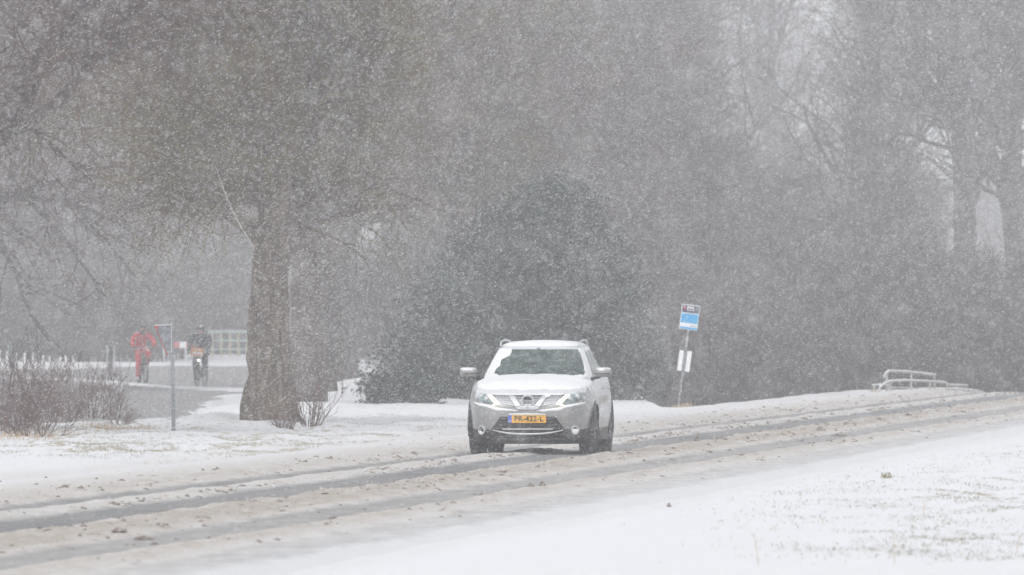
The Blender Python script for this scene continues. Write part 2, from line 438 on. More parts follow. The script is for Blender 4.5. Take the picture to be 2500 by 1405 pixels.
# --- side road and cycle path sheet at the left
xs2 = np.arange(-30, -6.2, .16); yl2 = []
y = 210.0
while y < 458: yl2.append(y); y += .8
XX, YY = np.meshgrid(xs2, np.array(yl2), indexing='ij')
PX = 1250 + XX / YY * FPX; PY = HZ + FPX * CAMH / YY
def inpoly(px, py, poly):
    ins = np.zeros(px.shape, bool); n = len(poly)
    for i in range(n):
        x1, y1 = poly[i]; x2, y2 = poly[(i + 1) % n]
        c = ((y1 > py) != (y2 > py)) & (px < (x2 - x1) * (py - y1) / (y2 - y1 + 1e-9) + x1); ins ^= c
    return ins
wx = 26 * fbm(XX * 1.2, YY * .06, 51, 4); wy = 3.5 * fbm(XX * .7, YY * .04, 55, 4)
up_ = inpoly(PX + wx * .2, PY + wy, [(-400, 906), (180, 903), (330, 897), (640, 896), (640, 951), (420, 945), (300, 935), (180, 925), (-400, 915)])
lo_ = inpoly(PX + wx * 3, PY + wy * 1.5, [(-400, 922), (150, 931), (300, 941), (430, 951), (640, 962), (600, 964), (520, 972), (575, 978), (505, 984), (480, 1006), (430, 1018), (330, 1030), (240, 1040), (-400, 1052)])
bare = np.where(up_ | lo_, 1.0, 0.0)
for _ in range(2):
    bare[1:-1, 1:-1] = (bare[1:-1, 1:-1] * 2 + bare[:-2, 1:-1] + bare[2:, 1:-1] + bare[1:-1, :-2] + bare[1:-1, 2:]) / 6
inn = sst(-29.8, -29, XX) * (1 - sst(-6.9, -6.4, XX)) * sst(210, 214, YY) * (1 - sst(450, 457, YY))
ZZ = base_h(XX, YY) + .012 + (1 - bare) * .035 * (1 + fbm(XX, YY * .2, 60)) - (1 - inn) * .16
me = np_mesh('path', np.stack([XX.ravel(), YY.ravel(), ZZ.ravel()], 1), grid_faces(len(xs2), len(yl2)), [M['path']], smooth=True)
set_attr(me, 'bare', bare * 1.05); set_attr(me, 'dirt', 0 * bare)
tag(obj('path', me), 'side road and cycle path swept grey by the wind between snow drifts', kind='structure')

def gh(x, y): return float(ground_h(np.array([float(x)]), np.array([float(y)]))[0])

# ------------------------------------------------------------------ tree building
def prisms(P0, P1, r0, r1, k=3):
    d = P1 - P0; L = np.linalg.norm(d, axis=1, keepdims=True) + 1e-9; d = d / L
    ref = np.where(np.abs(d[:, 2:3]) < .9, np.array([[0, 0, 1.]]), np.array([[1., 0, 0]]))
    a = np.cross(d, ref); a /= np.linalg.norm(a, axis=1, keepdims=True); b = np.cross(a, d)
    n = len(P0); V = np.zeros((n, 2 * k, 3), np.float32)
    for j in range(k):
        t = 2 * math.pi * j / k; o = a * math.cos(t) + b * math.sin(t)
        V[:, j] = P0 + o * r0[:, None]; V[:, k + j] = P1 + o * r1[:, None]
    base = np.arange(n)[:, None] * 2 * k
    F = np.concatenate([np.concatenate([base + j, base + (j + 1) % k, base + k + (j + 1) % k, base + k + j], 1) for j in range(k)], 0)
    return V.reshape(-1, 3), F

def norm(v): return v / (np.linalg.norm(v, axis=-1, keepdims=True) + 1e-9)

def spawn(rg, par, prad, n, L, ang, segs, lift, wig, tmin=.15, tmax=1.0, r_rel=.55, rmin=.004, rmax=9):
    """n child polylines off the parent polylines (m,s+1,3)"""
    m, s1, _ = par.shape
    pi = rg.integers(0, m, n); t = (tmin + (tmax - tmin) * rg.random(n)) * (s1 - 1); i0 = np.minimum(t.astype(int), s1 - 2); f = (t - i0)[:, None]
    P = par[pi, i0] * (1 - f) + par[pi, i0 + 1] * f
    D = norm(par[pi, i0 + 1] - par[pi, i0])
    rr = prad[pi, i0] * (1 - f[:, 0]) + prad[pi, i0 + 1] * f[:, 0]
    rv = norm(rg.normal(size=(n, 3))); rv = norm(rv - D * np.sum(rv * D, 1, keepdims=True))
    a = np.radians(ang[0] + (ang[1] - ang[0]) * rg.random(n))[:, None]
    d = D * np.cos(a) + rv * np.sin(a)
    ll = (L[0] + (L[1] - L[0]) * rg.random(n)) / segs
    out = np.zeros((n, segs + 1, 3)); out[:, 0] = P
    for k in range(segs):
        d = norm(d + np.array([0, 0, lift]) + wig * rg.normal(size=(n, 3)))
        out[:, k + 1] = out[:, k] + d * ll[:, None]
    r = np.clip(rr * r_rel, rmin, rmax)[:, None] * np.linspace(1, .35, segs + 1)[None, :]
    return out, np.maximum(r, rmin * .6)

def poly_mesh(sets):
    Vs = []; Fs = []; off = 0
    for P, r, k in sets:
        n, s1, _ = P.shape
        V, F = prisms(P[:, :-1].reshape(-1, 3), P[:, 1:].reshape(-1, 3), r[:, :-1].ravel(), r[:, 1:].ravel(), k)
        Vs.append(V); Fs.append(F + off); off += len(V)
    return np.concatenate(Vs), np.concatenate(Fs)

def make_tree(seed, H=14, r0=.45, fork=3.5, nl=14, limbL=(3.5, 5.5), limb_ang=(35, 65), lift=.08, n3=1300, n4=7500, twig=.007, l3=(.9, 1.8), l4=(.35, .8), lift4=0.0, wig=.16, lean=(0, 0)):
    rg = np.random.default_rng(seed)
    ns = 14
    tz = np.linspace(0, H, ns + 1)
    tp = np.stack([lean[0] * tz + .10 * np.cumsum(rg.normal(size=ns + 1)) * np.minimum(tz / 6, 1), lean[1] * tz + .10 * np.cumsum(rg.normal(size=ns + 1)) * np.minimum(tz / 6, 1), tz], 1)
    tr = r0 * (1 - .88 * (tz / H) ** .9); tr[0] *= 1.22; tr[1] *= 1.03
    trunk = tp[None]; trr = tr[None]
    l1, r1 = spawn(rg, trunk, trr, nl, limbL, limb_ang, 8, lift, .12, fork / H, .93, .55, .03)
    l2, r2 = spawn(rg, l1, r1, nl * 9, (limbL[0] * .4, limbL[1] * .55), (25, 65), 6, lift * .6, .15, .15, 1, .6, .016)
    l3_, r3 = spawn(rg, l2, r2, n3, l3, (25, 70), 5, lift * .4, wig, .1, 1, .55, twig * 1.2)
    l4_, r4 = spawn(rg, l3_, r3, n4, l4, (25, 75), 3, lift4, wig, .1, 1, .6, twig, twig * 1.3)
    # trunk as a connected, slightly fluted tube
    k = 20; V = []; 
    fl = 1 + .07 * np.sin(np.arange(k) * 2 * math.pi / k * 5 + 1)
    hi = np.linspace(0, ns, ns * 3 + 1)
    cx = np.interp(hi, np.arange(ns + 1), tp[:, 0]); cy = np.interp(hi, np.arange(ns + 1), tp[:, 1]); cz = np.interp(hi, np.arange(ns + 1), tp[:, 2]); cr = np.interp(hi, np.arange(ns + 1), tr)
    cz[0] = -.5
    th = np.arange(k) * 2 * math.pi / k
    bumps = 1 + .05 * rg.normal(size=(len(hi), k))
    fl = 1 + (.07 + .16 * np.exp(-hi / .8))[:, None] * np.sin(np.arange(k) * 2 * math.pi / k * 5 + 1)[None]
    VX = cx[:, None] + np.cos(th)[None] * cr[:, None] * fl * bumps; VY = cy[:, None] + np.sin(th)[None] * cr[:, None] * fl * bumps
    VZ = np.repeat(cz[:, None], k, 1)
    TV = np.stack([VX.ravel(), VY.ravel(), VZ.ravel()], 1)
    i = np.arange(len(hi) - 1)[:, None] * k; j = np.arange(k)[None]
    TF = np.stack([(i + j).ravel(), (i + (j + 1) % k).ravel(), (i + k + (j + 1) % k).ravel(), (i + k + j).ravel()], 1)
    V2, F2 = poly_mesh([(l1, r1, 7), (l2, r2, 5)])
    tV = np.concatenate([TV, V2]); tF = np.concatenate([TF, F2 + len(TV)])
    cV, cF = poly_mesh([(l3_, r3, 3), (l4_, r4, 3)])
    return tV, tF, cV, cF

def tree_meshes(name, bark, tw_mat, **kw):
    tV, tF, cV, cF = make_tree(**kw)
    return np_mesh(name + '_trunk', tV, [tF], [bark], smooth=True), np_mesh(name + '_crown', cV, [cF], [tw_mat])

TREES = {
 'broad': tree_meshes('broad', M['bark'], M['twig_olive'], seed=3, H=13, r0=.38, fork=3.0, nl=22, limbL=(2.6, 4.4), limb_ang=(35, 85), lift=.05, n3=1900, n4=15000, twig=.0075),
 'brown': tree_meshes('brown', M['bark'], M['twig_brown'], seed=8, H=15, r0=.34, fork=3.5, nl=20, limbL=(2.6, 4.2), limb_ang=(35, 75), lift=.06, n3=1700, n4=13000, twig=.0075),
 'grey': tree_meshes('grey', M['bark'], M['twig_grey'], seed=13, H=16, r0=.28, fork=1.6, nl=26, limbL=(2.2, 3.6), limb_ang=(30, 60), lift=.10, n3=1700, n4=13000, twig=.0085),
 'poplar': tree_meshes('poplar', M['bark'], M['twig_grey'], seed=21, H=26, r0=.42, fork=5, nl=26, limbL=(5, 8), limb_ang=(22, 45), lift=.12, n3=1300, n4=6000, twig=.010, l3=(1.6, 3.2), l4=(.7, 1.5), lift4=.12, wig=.08),
 'open': tree_meshes('open', M['bark'], M['twig_brown'], seed=34, H=13, r0=.42, fork=3.0, nl=26, limbL=(4.5, 7.8), limb_ang=(45, 92), lift=.015, n3=2600, n4=21000, twig=.006, l3=(.9, 2.0), lift4=-.05, wig=.2),
}
def place_tree(kind, px, Y, label, s=1.0, rz=None, name='bare_tree', cat='tree', group='bare winter trees', zoff=0, sz=None):
    X = (px - 1250) / FPX * Y
    t_ = thing(name, label, cat, (X, Y, gh(X, Y) + zoff), rz if rz is not None else rng.random() * 6.28, group)
    t_.scale = (s, s, sz or s)
    obj('trunk', TREES[kind][0], t_); obj('crown', TREES[kind][1], t_)
    return t_

# bushy multi-stemmed thicket
def make_bush(seed, H, spread, ns, n3, n4, twig, ang=(5, 45), lift=.05, l3=(.5, 1.1), l4=(.2, .5), r=.02, wig=.1):
    rg = np.random.default_rng(seed)
    a = rg.random(ns) * 6.283; rad = spread * .35 * np.sqrt(rg.random(ns))
    P = np.stack([np.cos(a) * rad, np.sin(a) * rad, np.full(ns, -.1)], 1)
    el = np.radians(ang[0] + (ang[1] - ang[0]) * rg.random(ns)); a2 = a + rg.normal(size=ns) * .6
    d = np.stack([np.sin(el) * np.cos(a2), np.sin(el) * np.sin(a2), np.cos(el)], 1)
    S = np.zeros((ns, 8, 3)); S[:, 0] = P; hh = H * (.55 + .45 * rg.random(ns)) / 7
    for k in range(7):
        d = norm(d + np.array([0, 0, lift]) + wig * rg.normal(size=(ns, 3))); S[:, k + 1] = S[:, k] + d * hh[:, None]
    rs = r * np.linspace(1, .3, 8)[None] * np.ones((ns, 1))
    l3_, r3 = spawn(rg, S, rs, n3, l3, (15, 55), 4, lift, wig, .15, 1, .6, twig * 1.2)
    sets = [(S, rs, 5), (l3_, r3, 3)]
    if n4:
        l4_, r4 = spawn(rg, l3_, r3, n4, l4, (20, 60), 3, lift, wig, .1, 1, .6, twig); sets.append((l4_, r4, 3))
    return poly_mesh(sets)

# ------------------------------------------------------------------ the big trees
big = make_tree(seed=5, H=12.5, r0=.44, fork=3.1, nl=26, limbL=(2.4, 4.2), limb_ang=(30, 95), lift=.05, n3=2400, n4=21000, twig=.0065, lean=(0, 0))
bt = thing('big_tree', 'thick trunked mossy tree at the roadside, nearest of the row, with shoots at its foot', 'tree', (*at(663, 0, 208).xy, gh(-4.5, 208)), .4, 'row of roadside trees')
tm = big[0].copy(); msk = np.abs(tm[:, 2]) < 3.2
obj('trunk', np_mesh('big_trunk', tm, [big[1]], [M['bark_moss']], smooth=True), bt)
obj('crown', np_mesh('big_crown', big[2], [big[3]], [M['twig_olive']]), bt)
place_tree('broad', 748, 250, 'mossy tree directly behind the big trunk, second of the row', 1.0, .9, group='row of roadside trees')
place_tree('brown', 782, 272, 'brown tree partly hidden between the second and third trunks of the roadside row', .95, 5.1, group='row of roadside trees')
place_tree('broad', 822, 320, 'tree glimpsed between the last two trunks left of the bright gap', 1.0, 3.1, group='row of roadside trees')
place_tree('brown', 800, 296, 'brown tree between the second and the fourth of the roadside row', 1.05, 2.2, group='row of roadside trees')
place_tree('broad', 838, 345, 'tree left of the bright gap in the roadside row', 1.1, 4.2, group='row of roadside trees')
place_tree('brown', 968, 405, 'tree right of the bright gap, half behind the evergreen bush', 1.2, 1.2, group='row of roadside trees')
# tree whose boughs hang in at the top left
place_tree('open', -190, 190, 'tree outside the left edge whose mossy boughs reach in at the top corner', 1.0, 2.9, group='trees on the left')
place_tree('brown', 250, 470, 'brown tree behind the rider in red', 1.25, 3.3, group='trees on the left')
place_tree('open', -60, 300, 'spreading brown tree at the left edge whose twigs hang over the path', 1.15, 4.4, group='trees on the left')
place_tree('open', 330, 520, 'spreading tree far behind the rider in red', 1.35, 1.4, group='trees on the left')
place_tree('grey', 470, 520, 'grey tree behind the rider in dark clothes', 1.3, 5.0, group='trees on the left')
place_tree('grey', 90, 540, 'grey tree behind the pale stakes at the far left', 1.35, 1.9, group='trees on the left')
# right hand trees
place_tree('poplar', 2160, 400, 'dark straight poplar trunk left of the tall poplar, over the crash barrier', .9, 1.7, group='poplars beyond the road')
place_tree('poplar', 1606, 420, 'dark straight poplar trunk just left of the bus stop sign', 1.0, 5.7, group='poplars beyond the road')
place_tree('poplar', 2360, 375, 'tall poplar with steep boughs standing above the snowy crash barrier', 1.15, .5, group='poplars beyond the road')
place_tree('poplar', 2500, 390, 'tall poplar at the right edge of the road bend', 1.15, 2.5, group='poplars beyond the road')
place_tree('poplar', 2100, 600, 'tall pale poplar behind the round topped tree', 1.25, 4.0, group='poplars beyond the road')
place_tree('poplar', 1905, 640, 'slim pale poplar to the right of the bus stop sign', 1.25, 1.0, group='poplars beyond the road')
place_tree('poplar', 1640, 640, 'slim pale poplar behind the bus stop sign', 1.25, 3.0, group='poplars beyond the road')
place_tree('grey', 2140, 375, 'round topped grey tree left of the tall poplar', .66, .2, group='grey trees beyond the road', sz=.58)
place_tree('grey', 1930, 365, 'broad grey tree right of the bus stop sign', .56, 2.0, group='grey trees beyond the road')
place_tree('grey', 1720, 350, 'grey tree directly behind the bus stop sign', .62, 3.6, group='grey trees beyond the road')
place_tree('brown', 1540, 335, 'brown tree standing between the evergreen and the bus stop sign', .74, 5.6, group='brown trees beyond the road')
place_tree('brown', 1300, 330, 'brown tree rising behind the evergreen', 1.05, .8, group='brown trees beyond the road')
place_tree('broad', 1110, 312, 'olive twigged tree rising behind the left shoulder of the evergreen', 1.0, 2.7, group='brown trees beyond the road')

# far wood: one mass
def points_gn(name, pts, variants, label):
    """one object whose loose points each carry a plant of one of the kinds"""
    me = bpy.data.meshes.new(name); P = np.array([p[:3] for p in pts], np.float32)
    me.vertices.add(len(P)); me.vertices.foreach_set('co', P.ravel()); me.update()
    for an, col in (('kind_index', 3), ('spin', 4), ('size', 5)):
        set_attr(me, an, [p[col] for p in pts])
    o = obj(name, me); tag(o, label, kind='stuff')
    g = bpy.data.node_groups.new(name + '_nodes', 'GeometryNodeTree')
    g.interface.new_socket('Geometry', in_out='INPUT', socket_type='NodeSocketGeometry')
    g.interface.new_socket('Geometry', in_out='OUTPUT', socket_type='NodeSocketGeometry')
    gi = g.nodes.new('NodeGroupInput'); go = g.nodes.new('NodeGroupOutput'); join = g.nodes.new('GeometryNodeJoinGeometry')
    def attr(n):
        a = g.nodes.new('GeometryNodeInputNamedAttribute'); a.data_type = 'FLOAT'; a.inputs['Name'].default_value = n; return a.outputs['Attribute']
    cx = g.nodes.new('ShaderNodeCombineXYZ'); g.links.new(attr('spin'), cx.inputs['Z'])
    for i, objs in enumerate(variants):
        cmp_ = g.nodes.new('FunctionNodeCompare'); cmp_.data_type = 'FLOAT'; cmp_.operation = 'EQUAL'
        g.links.new(attr('kind_index'), cmp_.inputs[0]); cmp_.inputs[1].default_value = float(i); cmp_.inputs['Epsilon'].default_value = .1
        jn = g.nodes.new('GeometryNodeJoinGeometry')
        for ob in objs:
            oi = g.nodes.new('GeometryNodeObjectInfo'); oi.transform_space = 'ORIGINAL'; oi.inputs['Object'].default_value = ob
            g.links.new(oi.outputs['Geometry'], jn.inputs[0])
        ip = g.nodes.new('GeometryNodeInstanceOnPoints')
        g.links.new(gi.outputs[0], ip.inputs['Points']); g.links.new(jn.outputs[0], ip.inputs['Instance']); g.links.new(cmp_.outputs[0], ip.inputs['Selection'])
        e2r = g.nodes.new('FunctionNodeEulerToRotation'); g.links.new(cx.outputs[0], e2r.inputs[0]); g.links.new(e2r.outputs[0], ip.inputs['Rotation'])
        g.links.new(attr('size'), ip.inputs['Scale']); g.links.new(ip.outputs[0], join.inputs[0])
    g.links.new(join.outputs[0], go.inputs[0])
    md = o.modifiers.new('scatter', 'NODES'); md.node_group = g
    return o
def find_children(kind):
    r = []
    for o in C.objects:
        if o.type == 'MESH' and o.data in TREES[kind] and o.data not in [q.data for q in r]: r.append(o)
    return r
VAR = [find_children(k) for k in ('brown', 'grey', 'broad', 'poplar')]
pts = []
def wood(x0, x1, Y0, Y1, n, kinds, s=(1, 1.3)):
    for i in range(n):
        Y = Y0 + (Y1 - Y0) * random.random(); px = x0 + (x1 - x0) * (i + random.random()) / n
        X = (px - 1250) / FPX * Y
        pts.append((X, Y, gh(X, Y), random.choice(kinds), random.random() * 6.28, s[0] + (s[1] - s[0]) * random.random()))
wood(-500, 560, 490, 640, 26, [0, 1], (1.1, 1.5))
wood(-500, 700, 640, 800, 24, [0, 1, 2], (1.4, 1.9))
wood(560, 740, 440, 640, 6, [0, 1, 2], (1.1, 1.4))
wood(1130, 1560, 380, 520, 13, [0, 0, 2, 1], (.95, 1.2))
wood(1150, 1560, 520, 700, 9, [0, 1], (1.1, 1.4))
wood(1640, 2260, 425, 520, 8, [1, 1, 0], (.55, .68))
wood(1600, 2300, 560, 640, 6, [1, 0], (.66, .78))
wood(2330, 3000, 420, 560, 7, [1], (.20, .28))
wood(760, 1100, 760, 860, 5, [1, 0], (.18, .26))
wood(1560, 2300, 760, 860, 8, [1, 0], (.42, .6))
wood(2345, 2640, 720, 820, 4, [3], (.50, .62))
points_gn('woods', pts, VAR, 'far wood of bare trees fading into the snowfall')

# undergrowth along the foot of the wood
bV, bF = make_bush(91, 4.2, 3.0, 60, 1500, 7000, .007, (4, 38), .05, (.7, 1.5), (.3, .7), .022)
thk = thing('thicket', 'dense bare thicket on the low ground just beyond the bus stop sign', 'bush', (*at(1800, 0, 285).xy, -1.6), 0, 'thickets beyond the bank')
tk = obj('stems', np_mesh('thicket', bV, [bF], [M['twig_grey']]), thk)
pts = []
def under(x0, x1, Y0, Y1, n, s=(.7, 1.1), z=None):
    for i in range(n):
        Y = Y0 + (Y1 - Y0) * random.random(); px = x0 + (x1 - x0) * (i + random.random()) / n
        X = (px - 1250) / FPX * Y
        pts.append((X, Y, gh(X, Y) - .05 if z is None else z, 0, random.random() * 6.28, s[0] + (s[1] - s[0]) * random.random()))
under(1560, 2700, 296, 345, 26, (.75, 1.1))
under(1480, 2350, 350, 420, 18, (.9, 1.2))
under(-200, 405, 452, 470, 16, (.8, 1.1))
under(1000, 1600, 330, 400, 16, (.9, 1.3))
under(-100, 680, 500, 540, 20, (.9, 1.4))
under(745, 850, 300, 420, 5, (.5, .7))
under(-300, 700, 560, 620, 18, (1.2, 1.9))
points_gn('undergrowth', pts, [[tk]], 'bare undergrowth along the foot of the wood')

# ------------------------------------------------------------------ evergreen bush
def leaf_mass(seed, n_cl, per, rad_fn, zc, leafL=.10, leafW=.055, cl=.26):
    rg = np.random.default_rng(seed)
    zf = rg.random(n_cl) ** 1.15; z = zf * zc; a = rg.random(n_cl) * 6.283
    lob = .86 + .20 * np.sin(3 * a + 5 * zf) + .16 * np.sin(5 * a + 2 + 9 * zf) + .14 * rg.normal(size=n_cl)
    rr = rad_fn(zf) * lob * (.42 + .58 * np.sqrt(rg.random(n_cl)))
    cen = np.stack([rr * np.cos(a), rr * np.sin(a), z], 1)
    n = n_cl * per
    c = np.repeat(cen, per, 0) + rg.normal(size=(n, 3)) * np.array([cl, cl, cl * .75])
    c[:, 2] = np.maximum(c[:, 2], .03)
    d = norm(rg.normal(size=(n, 3)) + np.array([0, 0, -.2])); b = norm(np.cross(d, rg.normal(size=(n, 3))))
    nn = np.cross(d, b)
    sc = (.6 + .8 * rg.random(n))[:, None]
    L = leafL * sc; W = leafW * sc
    V = np.stack([c, c + d * L * .5 + b * W * .5 + nn * W * .15, c + d * L, c + d * L * .5 - b * W * .5 + nn * W * .15], 1).reshape(-1, 3)
    i = np.arange(n)[:, None] * 4
    return V, [np.concatenate([i, i + 1, i + 2], 1), np.concatenate([i, i + 2, i + 3], 1)]
hy = thing('evergreen_bush', 'large dark green cone shaped evergreen bush behind the car', 'bush', (*at(1235, 0, 266).xy, -.15))
prof = lambda z: np.interp(z, [0, .1, .3, .5, .7, .85, 1], [3.0, 3.3, 3.1, 2.6, 1.85, 1.2, .3])
V, F = leaf_mass(5, 2700, 56, prof, 5.1)
V[:, 0] += 1.2 * np.clip(V[:, 2] / 5.1, 0, 1) ** 1.3   # the top stands to the right of the foot
obj('leaves', np_mesh('leaves', V, F, [M['holly']]), hy)
hV, hF = make_bush(17, 4.4, 3.0, 40, 500, 0, .012, (2, 35), .08, (.5, 1.3), r=.04)
obj('stems', np_mesh('stems', hV, [hF], [M['bark']]), hy)
V, F = leaf_mass(9, 90, 40, lambda z: .55 + 0 * z, .55, cl=.16)
h2 = thing('evergreen_shrub', 'low straggling evergreen shrub at the left foot of the evergreen bush', 'bush', (*at(985, 0, 252).xy, gh(-2.4, 252)))
h2.scale = (1.3, 1.3, 1.0)
obj('leaves', np_mesh('leaves', V, F, [M['holly']]), h2)
sV, sF = make_bush(19, .6, .8, 14, 60, 0, .008, (20, 70), .05, (.1, .3), r=.012)
obj('stems', np_mesh('stems', sV, [sF], [M['bark']]), h2)

# ------------------------------------------------------------------ reddish shrubs on the left verge
shr = []
for i, (sd_, H_, n_) in enumerate([(41, 1.5, 34), (42, 1.35, 30), (43, .9, 28)]):
    V, F = make_bush(sd_, H_, 1.2, n_, n_ * 6, n_ * 9, .0040, (5, 58), .04, (.25, .6), (.10, .28), .009, .07)
    shr.append(np_mesh('red_shrub', V, [F], [M['twig_red']]))
lab = ['reddish bare shrub filling the left edge of the verge', 'tall reddish shrub second from the left edge', 'low reddish shrub in front of the tall one, by the tan grass', 'reddish shrub in the middle of the shrub row', 'spreading reddish shrub at the right end of the shrub row', 'small reddish shrub nearest the sign pole', 'dense dark reddish shrub half out of the left edge']
for i, (px, py, k, s) in enumerate([(40, 1045, 0, 1.0), (115, 1028, 0, .95), (75, 1062, 2, 1.1), (175, 1020, 1, .95), (238, 1024, 1, 1.05), (292, 1036, 2, .45), (-25, 1052, 0, 1.15)]):
    p = at(px, py); t_ = thing('bare_shrub', lab[i], 'shrub', (p.x, p.y, gh(p.x, p.y)), i * 1.3, 'reddish shrubs on the left verge'); t_.scale = (s, s, s)
    obj('stems', shr[k], t_)
# shoots at the foot of the big tree
V, F = make_bush(61, 1.0, .35, 22, 70, 80, .0045, (4, 35), .03, (.2, .45), (.1, .2), .011, .05)
p = at(757, 1042); t_ = thing('tree_shoots', 'thin brown shoots fanning up beside the big trunk', 'shrub', (p.x, p.y, gh(p.x, p.y)), 0)
obj('stems', np_mesh('shoots', V, [F], [M['twig_red']]), t_)
V, F = make_bush(62, .45, .35, 22, 80, 120, .004, (4, 45), .03, (.1, .25), (.06, .14), .007, .08)
p = at(697, 1044); t_ = thing('tree_shoots', 'dense short shoots right against the foot of the big trunk', 'shrub', (p.x, p.y, gh(p.x, p.y)), 0)
obj('stems', np_mesh('shoots', V, [F], [M['twig_red']]), t_)
# snow caught in the fork and bark of the big trunk
mb = MB()
for (x0, y0, x1, y1, r_) in [(644, 540, 648, 566, .012), (648, 566, 655, 600, .010), (652, 600, 662, 630, .022), (640, 618, 658, 630, .012), (655, 700, 657, 735, .008), (650, 770, 653, 800, .008)]:
    a_ = at(x0, y0, 207.55); b_ = at(x1, y1, 207.55); mb.tube([a_, a_.lerp(b_, .5) + Vector((.012, -.01, 0)), b_], [r_ * .6, r_, r_ * .5], 6)
sc_ = mb.build('bark_snow', M['snow'], None, True); sc_.parent = bt; sc_.matrix_parent_inverse = (Matrix.Translation(bt.location) @ Matrix.Rotation(.4, 4, 'Z')).inverted(); sc_['kind'] = 'stuff'
# pale dead twigs hanging over the fork
mb = MB(); mb.tube([at(527, 408, 205), at(545, 462, 205), at(570, 520, 205), at(595, 565, 205), at(620, 603, 205.4)], [.006, .008, .010, .011, .013], 5)
mb.tube([at(568, 516, 205), at(556, 530, 205)], .006, 4)
M['pale'] = mat('pale_twig', (.5, .47, .43), .8, noise=.2)
dt = mb.build('dead_branch', M['pale'], None, True); tag(dt, 'thin pale dead branch sticking out from the fork of the big tree', 'branch')

# ------------------------------------------------------------------ dead grass and stalks
M['grass'] = mat('dead_grass', (.30, .24, .13), .8, nscale=2, col2=(.20, .20, .11))
M['tan'] = mat('tan_grass', (.42, .30, .17), .8, nscale=3, col2=(.55, .43, .28))
def blades(P, h, lean, seed, wd=.004):
    rg = np.random.default_rng(seed); n = len(P)
    a = rg.random(n) * 6.283; ln = lean * (.3 + rg.random(n))[:, None]
    hh = (h[0] + (h[1] - h[0]) * rg.random(n))[:, None]
    d = np.stack([np.cos(a), .5 * np.sin(a), 0 * a], 1)
    mid = P + d * ln * hh * .4 + np.array([[0, 0, 1.]]) * hh * .6
    tip = P + d * ln * hh + np.array([[0, 0, 1.]]) * hh * np.clip(1 - ln * .6, .15, 1)
    s = np.stack([np.cos(a + 1.57), np.sin(a + 1.57) * .2, 0 * a], 1) * wd
    V = np.stack([P - s, P + s, mid + s * .8, mid - s * .8, tip], 1).reshape(-1, 3); i = np.arange(n)[:, None] * 5
    return V, [np.concatenate([i, i + 1, i + 2, i + 3], 1), np.concatenate([i + 3, i + 2, i + 4], 1)]
N = 700000
py_ = 985 + 430 * rng.random(N) ; px_ = -60 + 2640 * rng.random(N)
Y = FPX * CAMH / (py_ - HZ); X = (px_ - 1250) / FPX * Y
g = grass_zone(X, Y) * np.clip((fbm(X * 1.3, Y * .45, 80, 4) + .10) * 4.0, 0, 1)
k = rng.random(N) < g * np.where(X > 0, .25, .9) * np.clip(160 / Y, .3, 1)
X = X[k]; Y = Y[k]; print('grass blades', len(X))
V, F = blades(np.stack([X, Y, ground_h(X, Y) - .01], 1), (.02, .065), 1.8, 4, .0022)
tag(obj('dead_grass', np_mesh('dead_grass', V, F, [M['grass']])), 'short dead grass poking through the snow of the verges', kind='stuff')
# tan clumps
for px, py, w_, n_, l_ in [(255, 1050, .5, 500, 'tan grass clump right of the reddish shrubs'), (45, 1066, .9, 700, 'tan grass at the foot of the leftmost shrubs'), (1665, 990, .22, 420, 'tan grass tuft at the foot of the bus stop pole'), (330, 1050, .35, 250, 'thin tan grass clump left of the grey sign pole'), (2165, 1188, .045, 90, 'green grey grass tuft alone in the snow of the near bank'), (2135, 958, .14, 120, 'small tan tuft at the left end of the crash barrier')]:
    p = at(px, py); n_ = n_ // 2; q = rng.normal(size=(n_, 2)) * np.array([w_, w_ * 7]) * .55
    Xc = p.x + q[:, 0]; Yc = p.y + q[:, 1]
    V, F = blades(np.stack([Xc, Yc, ground_h(Xc, Yc)], 1) - np.array([[p.x, p.y, 0]]), (.04, .20) if px < 2000 else (.05, .12), .9, px, .004)
    o = thing('grass_clump', l_, 'grass clump', (p.x, p.y, 0), 0, 'dead grass clumps'); obj('blades', np_mesh('blades', V, F, [M['tan'] if px < 2160 else M['grass']]), o)
# single stalks in the near snow
def stalk(px, py, h, lean, label):
    p = at(px, py); z = gh(p.x, p.y)
    mb = MB(); mb.tube([(0, 0, -.02), (lean * .4, 0, h * .5), (lean, 0, h)], [.0028, .0022, .0014], 5)
    for q in range(3):
        mb.tube([(lean * (.5 + q * .2), 0, h * (.5 + q * .18)), (lean * (.5 + q * .2) + random.choice((-1, 1)) * .03, 0, h * (.5 + q * .18) + .04)], [.0016, .001], 4)
    o = mb.build('weed_stalk', M['tan'], None, loc=(p.x, p.y, z)); tag(o, label, 'weed', 'dry weed stalks in the near snow')
stalk(1852, 1418, .25, -.035, 'dry weed stalk at the bottom edge right of the middle')
stalk(2184, 1412, .25, -.01, 'dry branched weed stalk at the bottom edge left of the grass patch')
stalk(2482, 1368, .14, .02, 'dry weed stalk in the lower right corner')
stalk(1891, 1327, .05, .003, 'short dark stub of stalk in clean snow')
stalk(2008, 1310, .05, .008, 'short leaning stalk right of the dark stub')
stalk(1955, 1234, .07, .005, 'short upright stalk in the snow below the road edge')
stalk(2255, 1272, .12, 0, 'straight stalk highest in its small row of stalks')

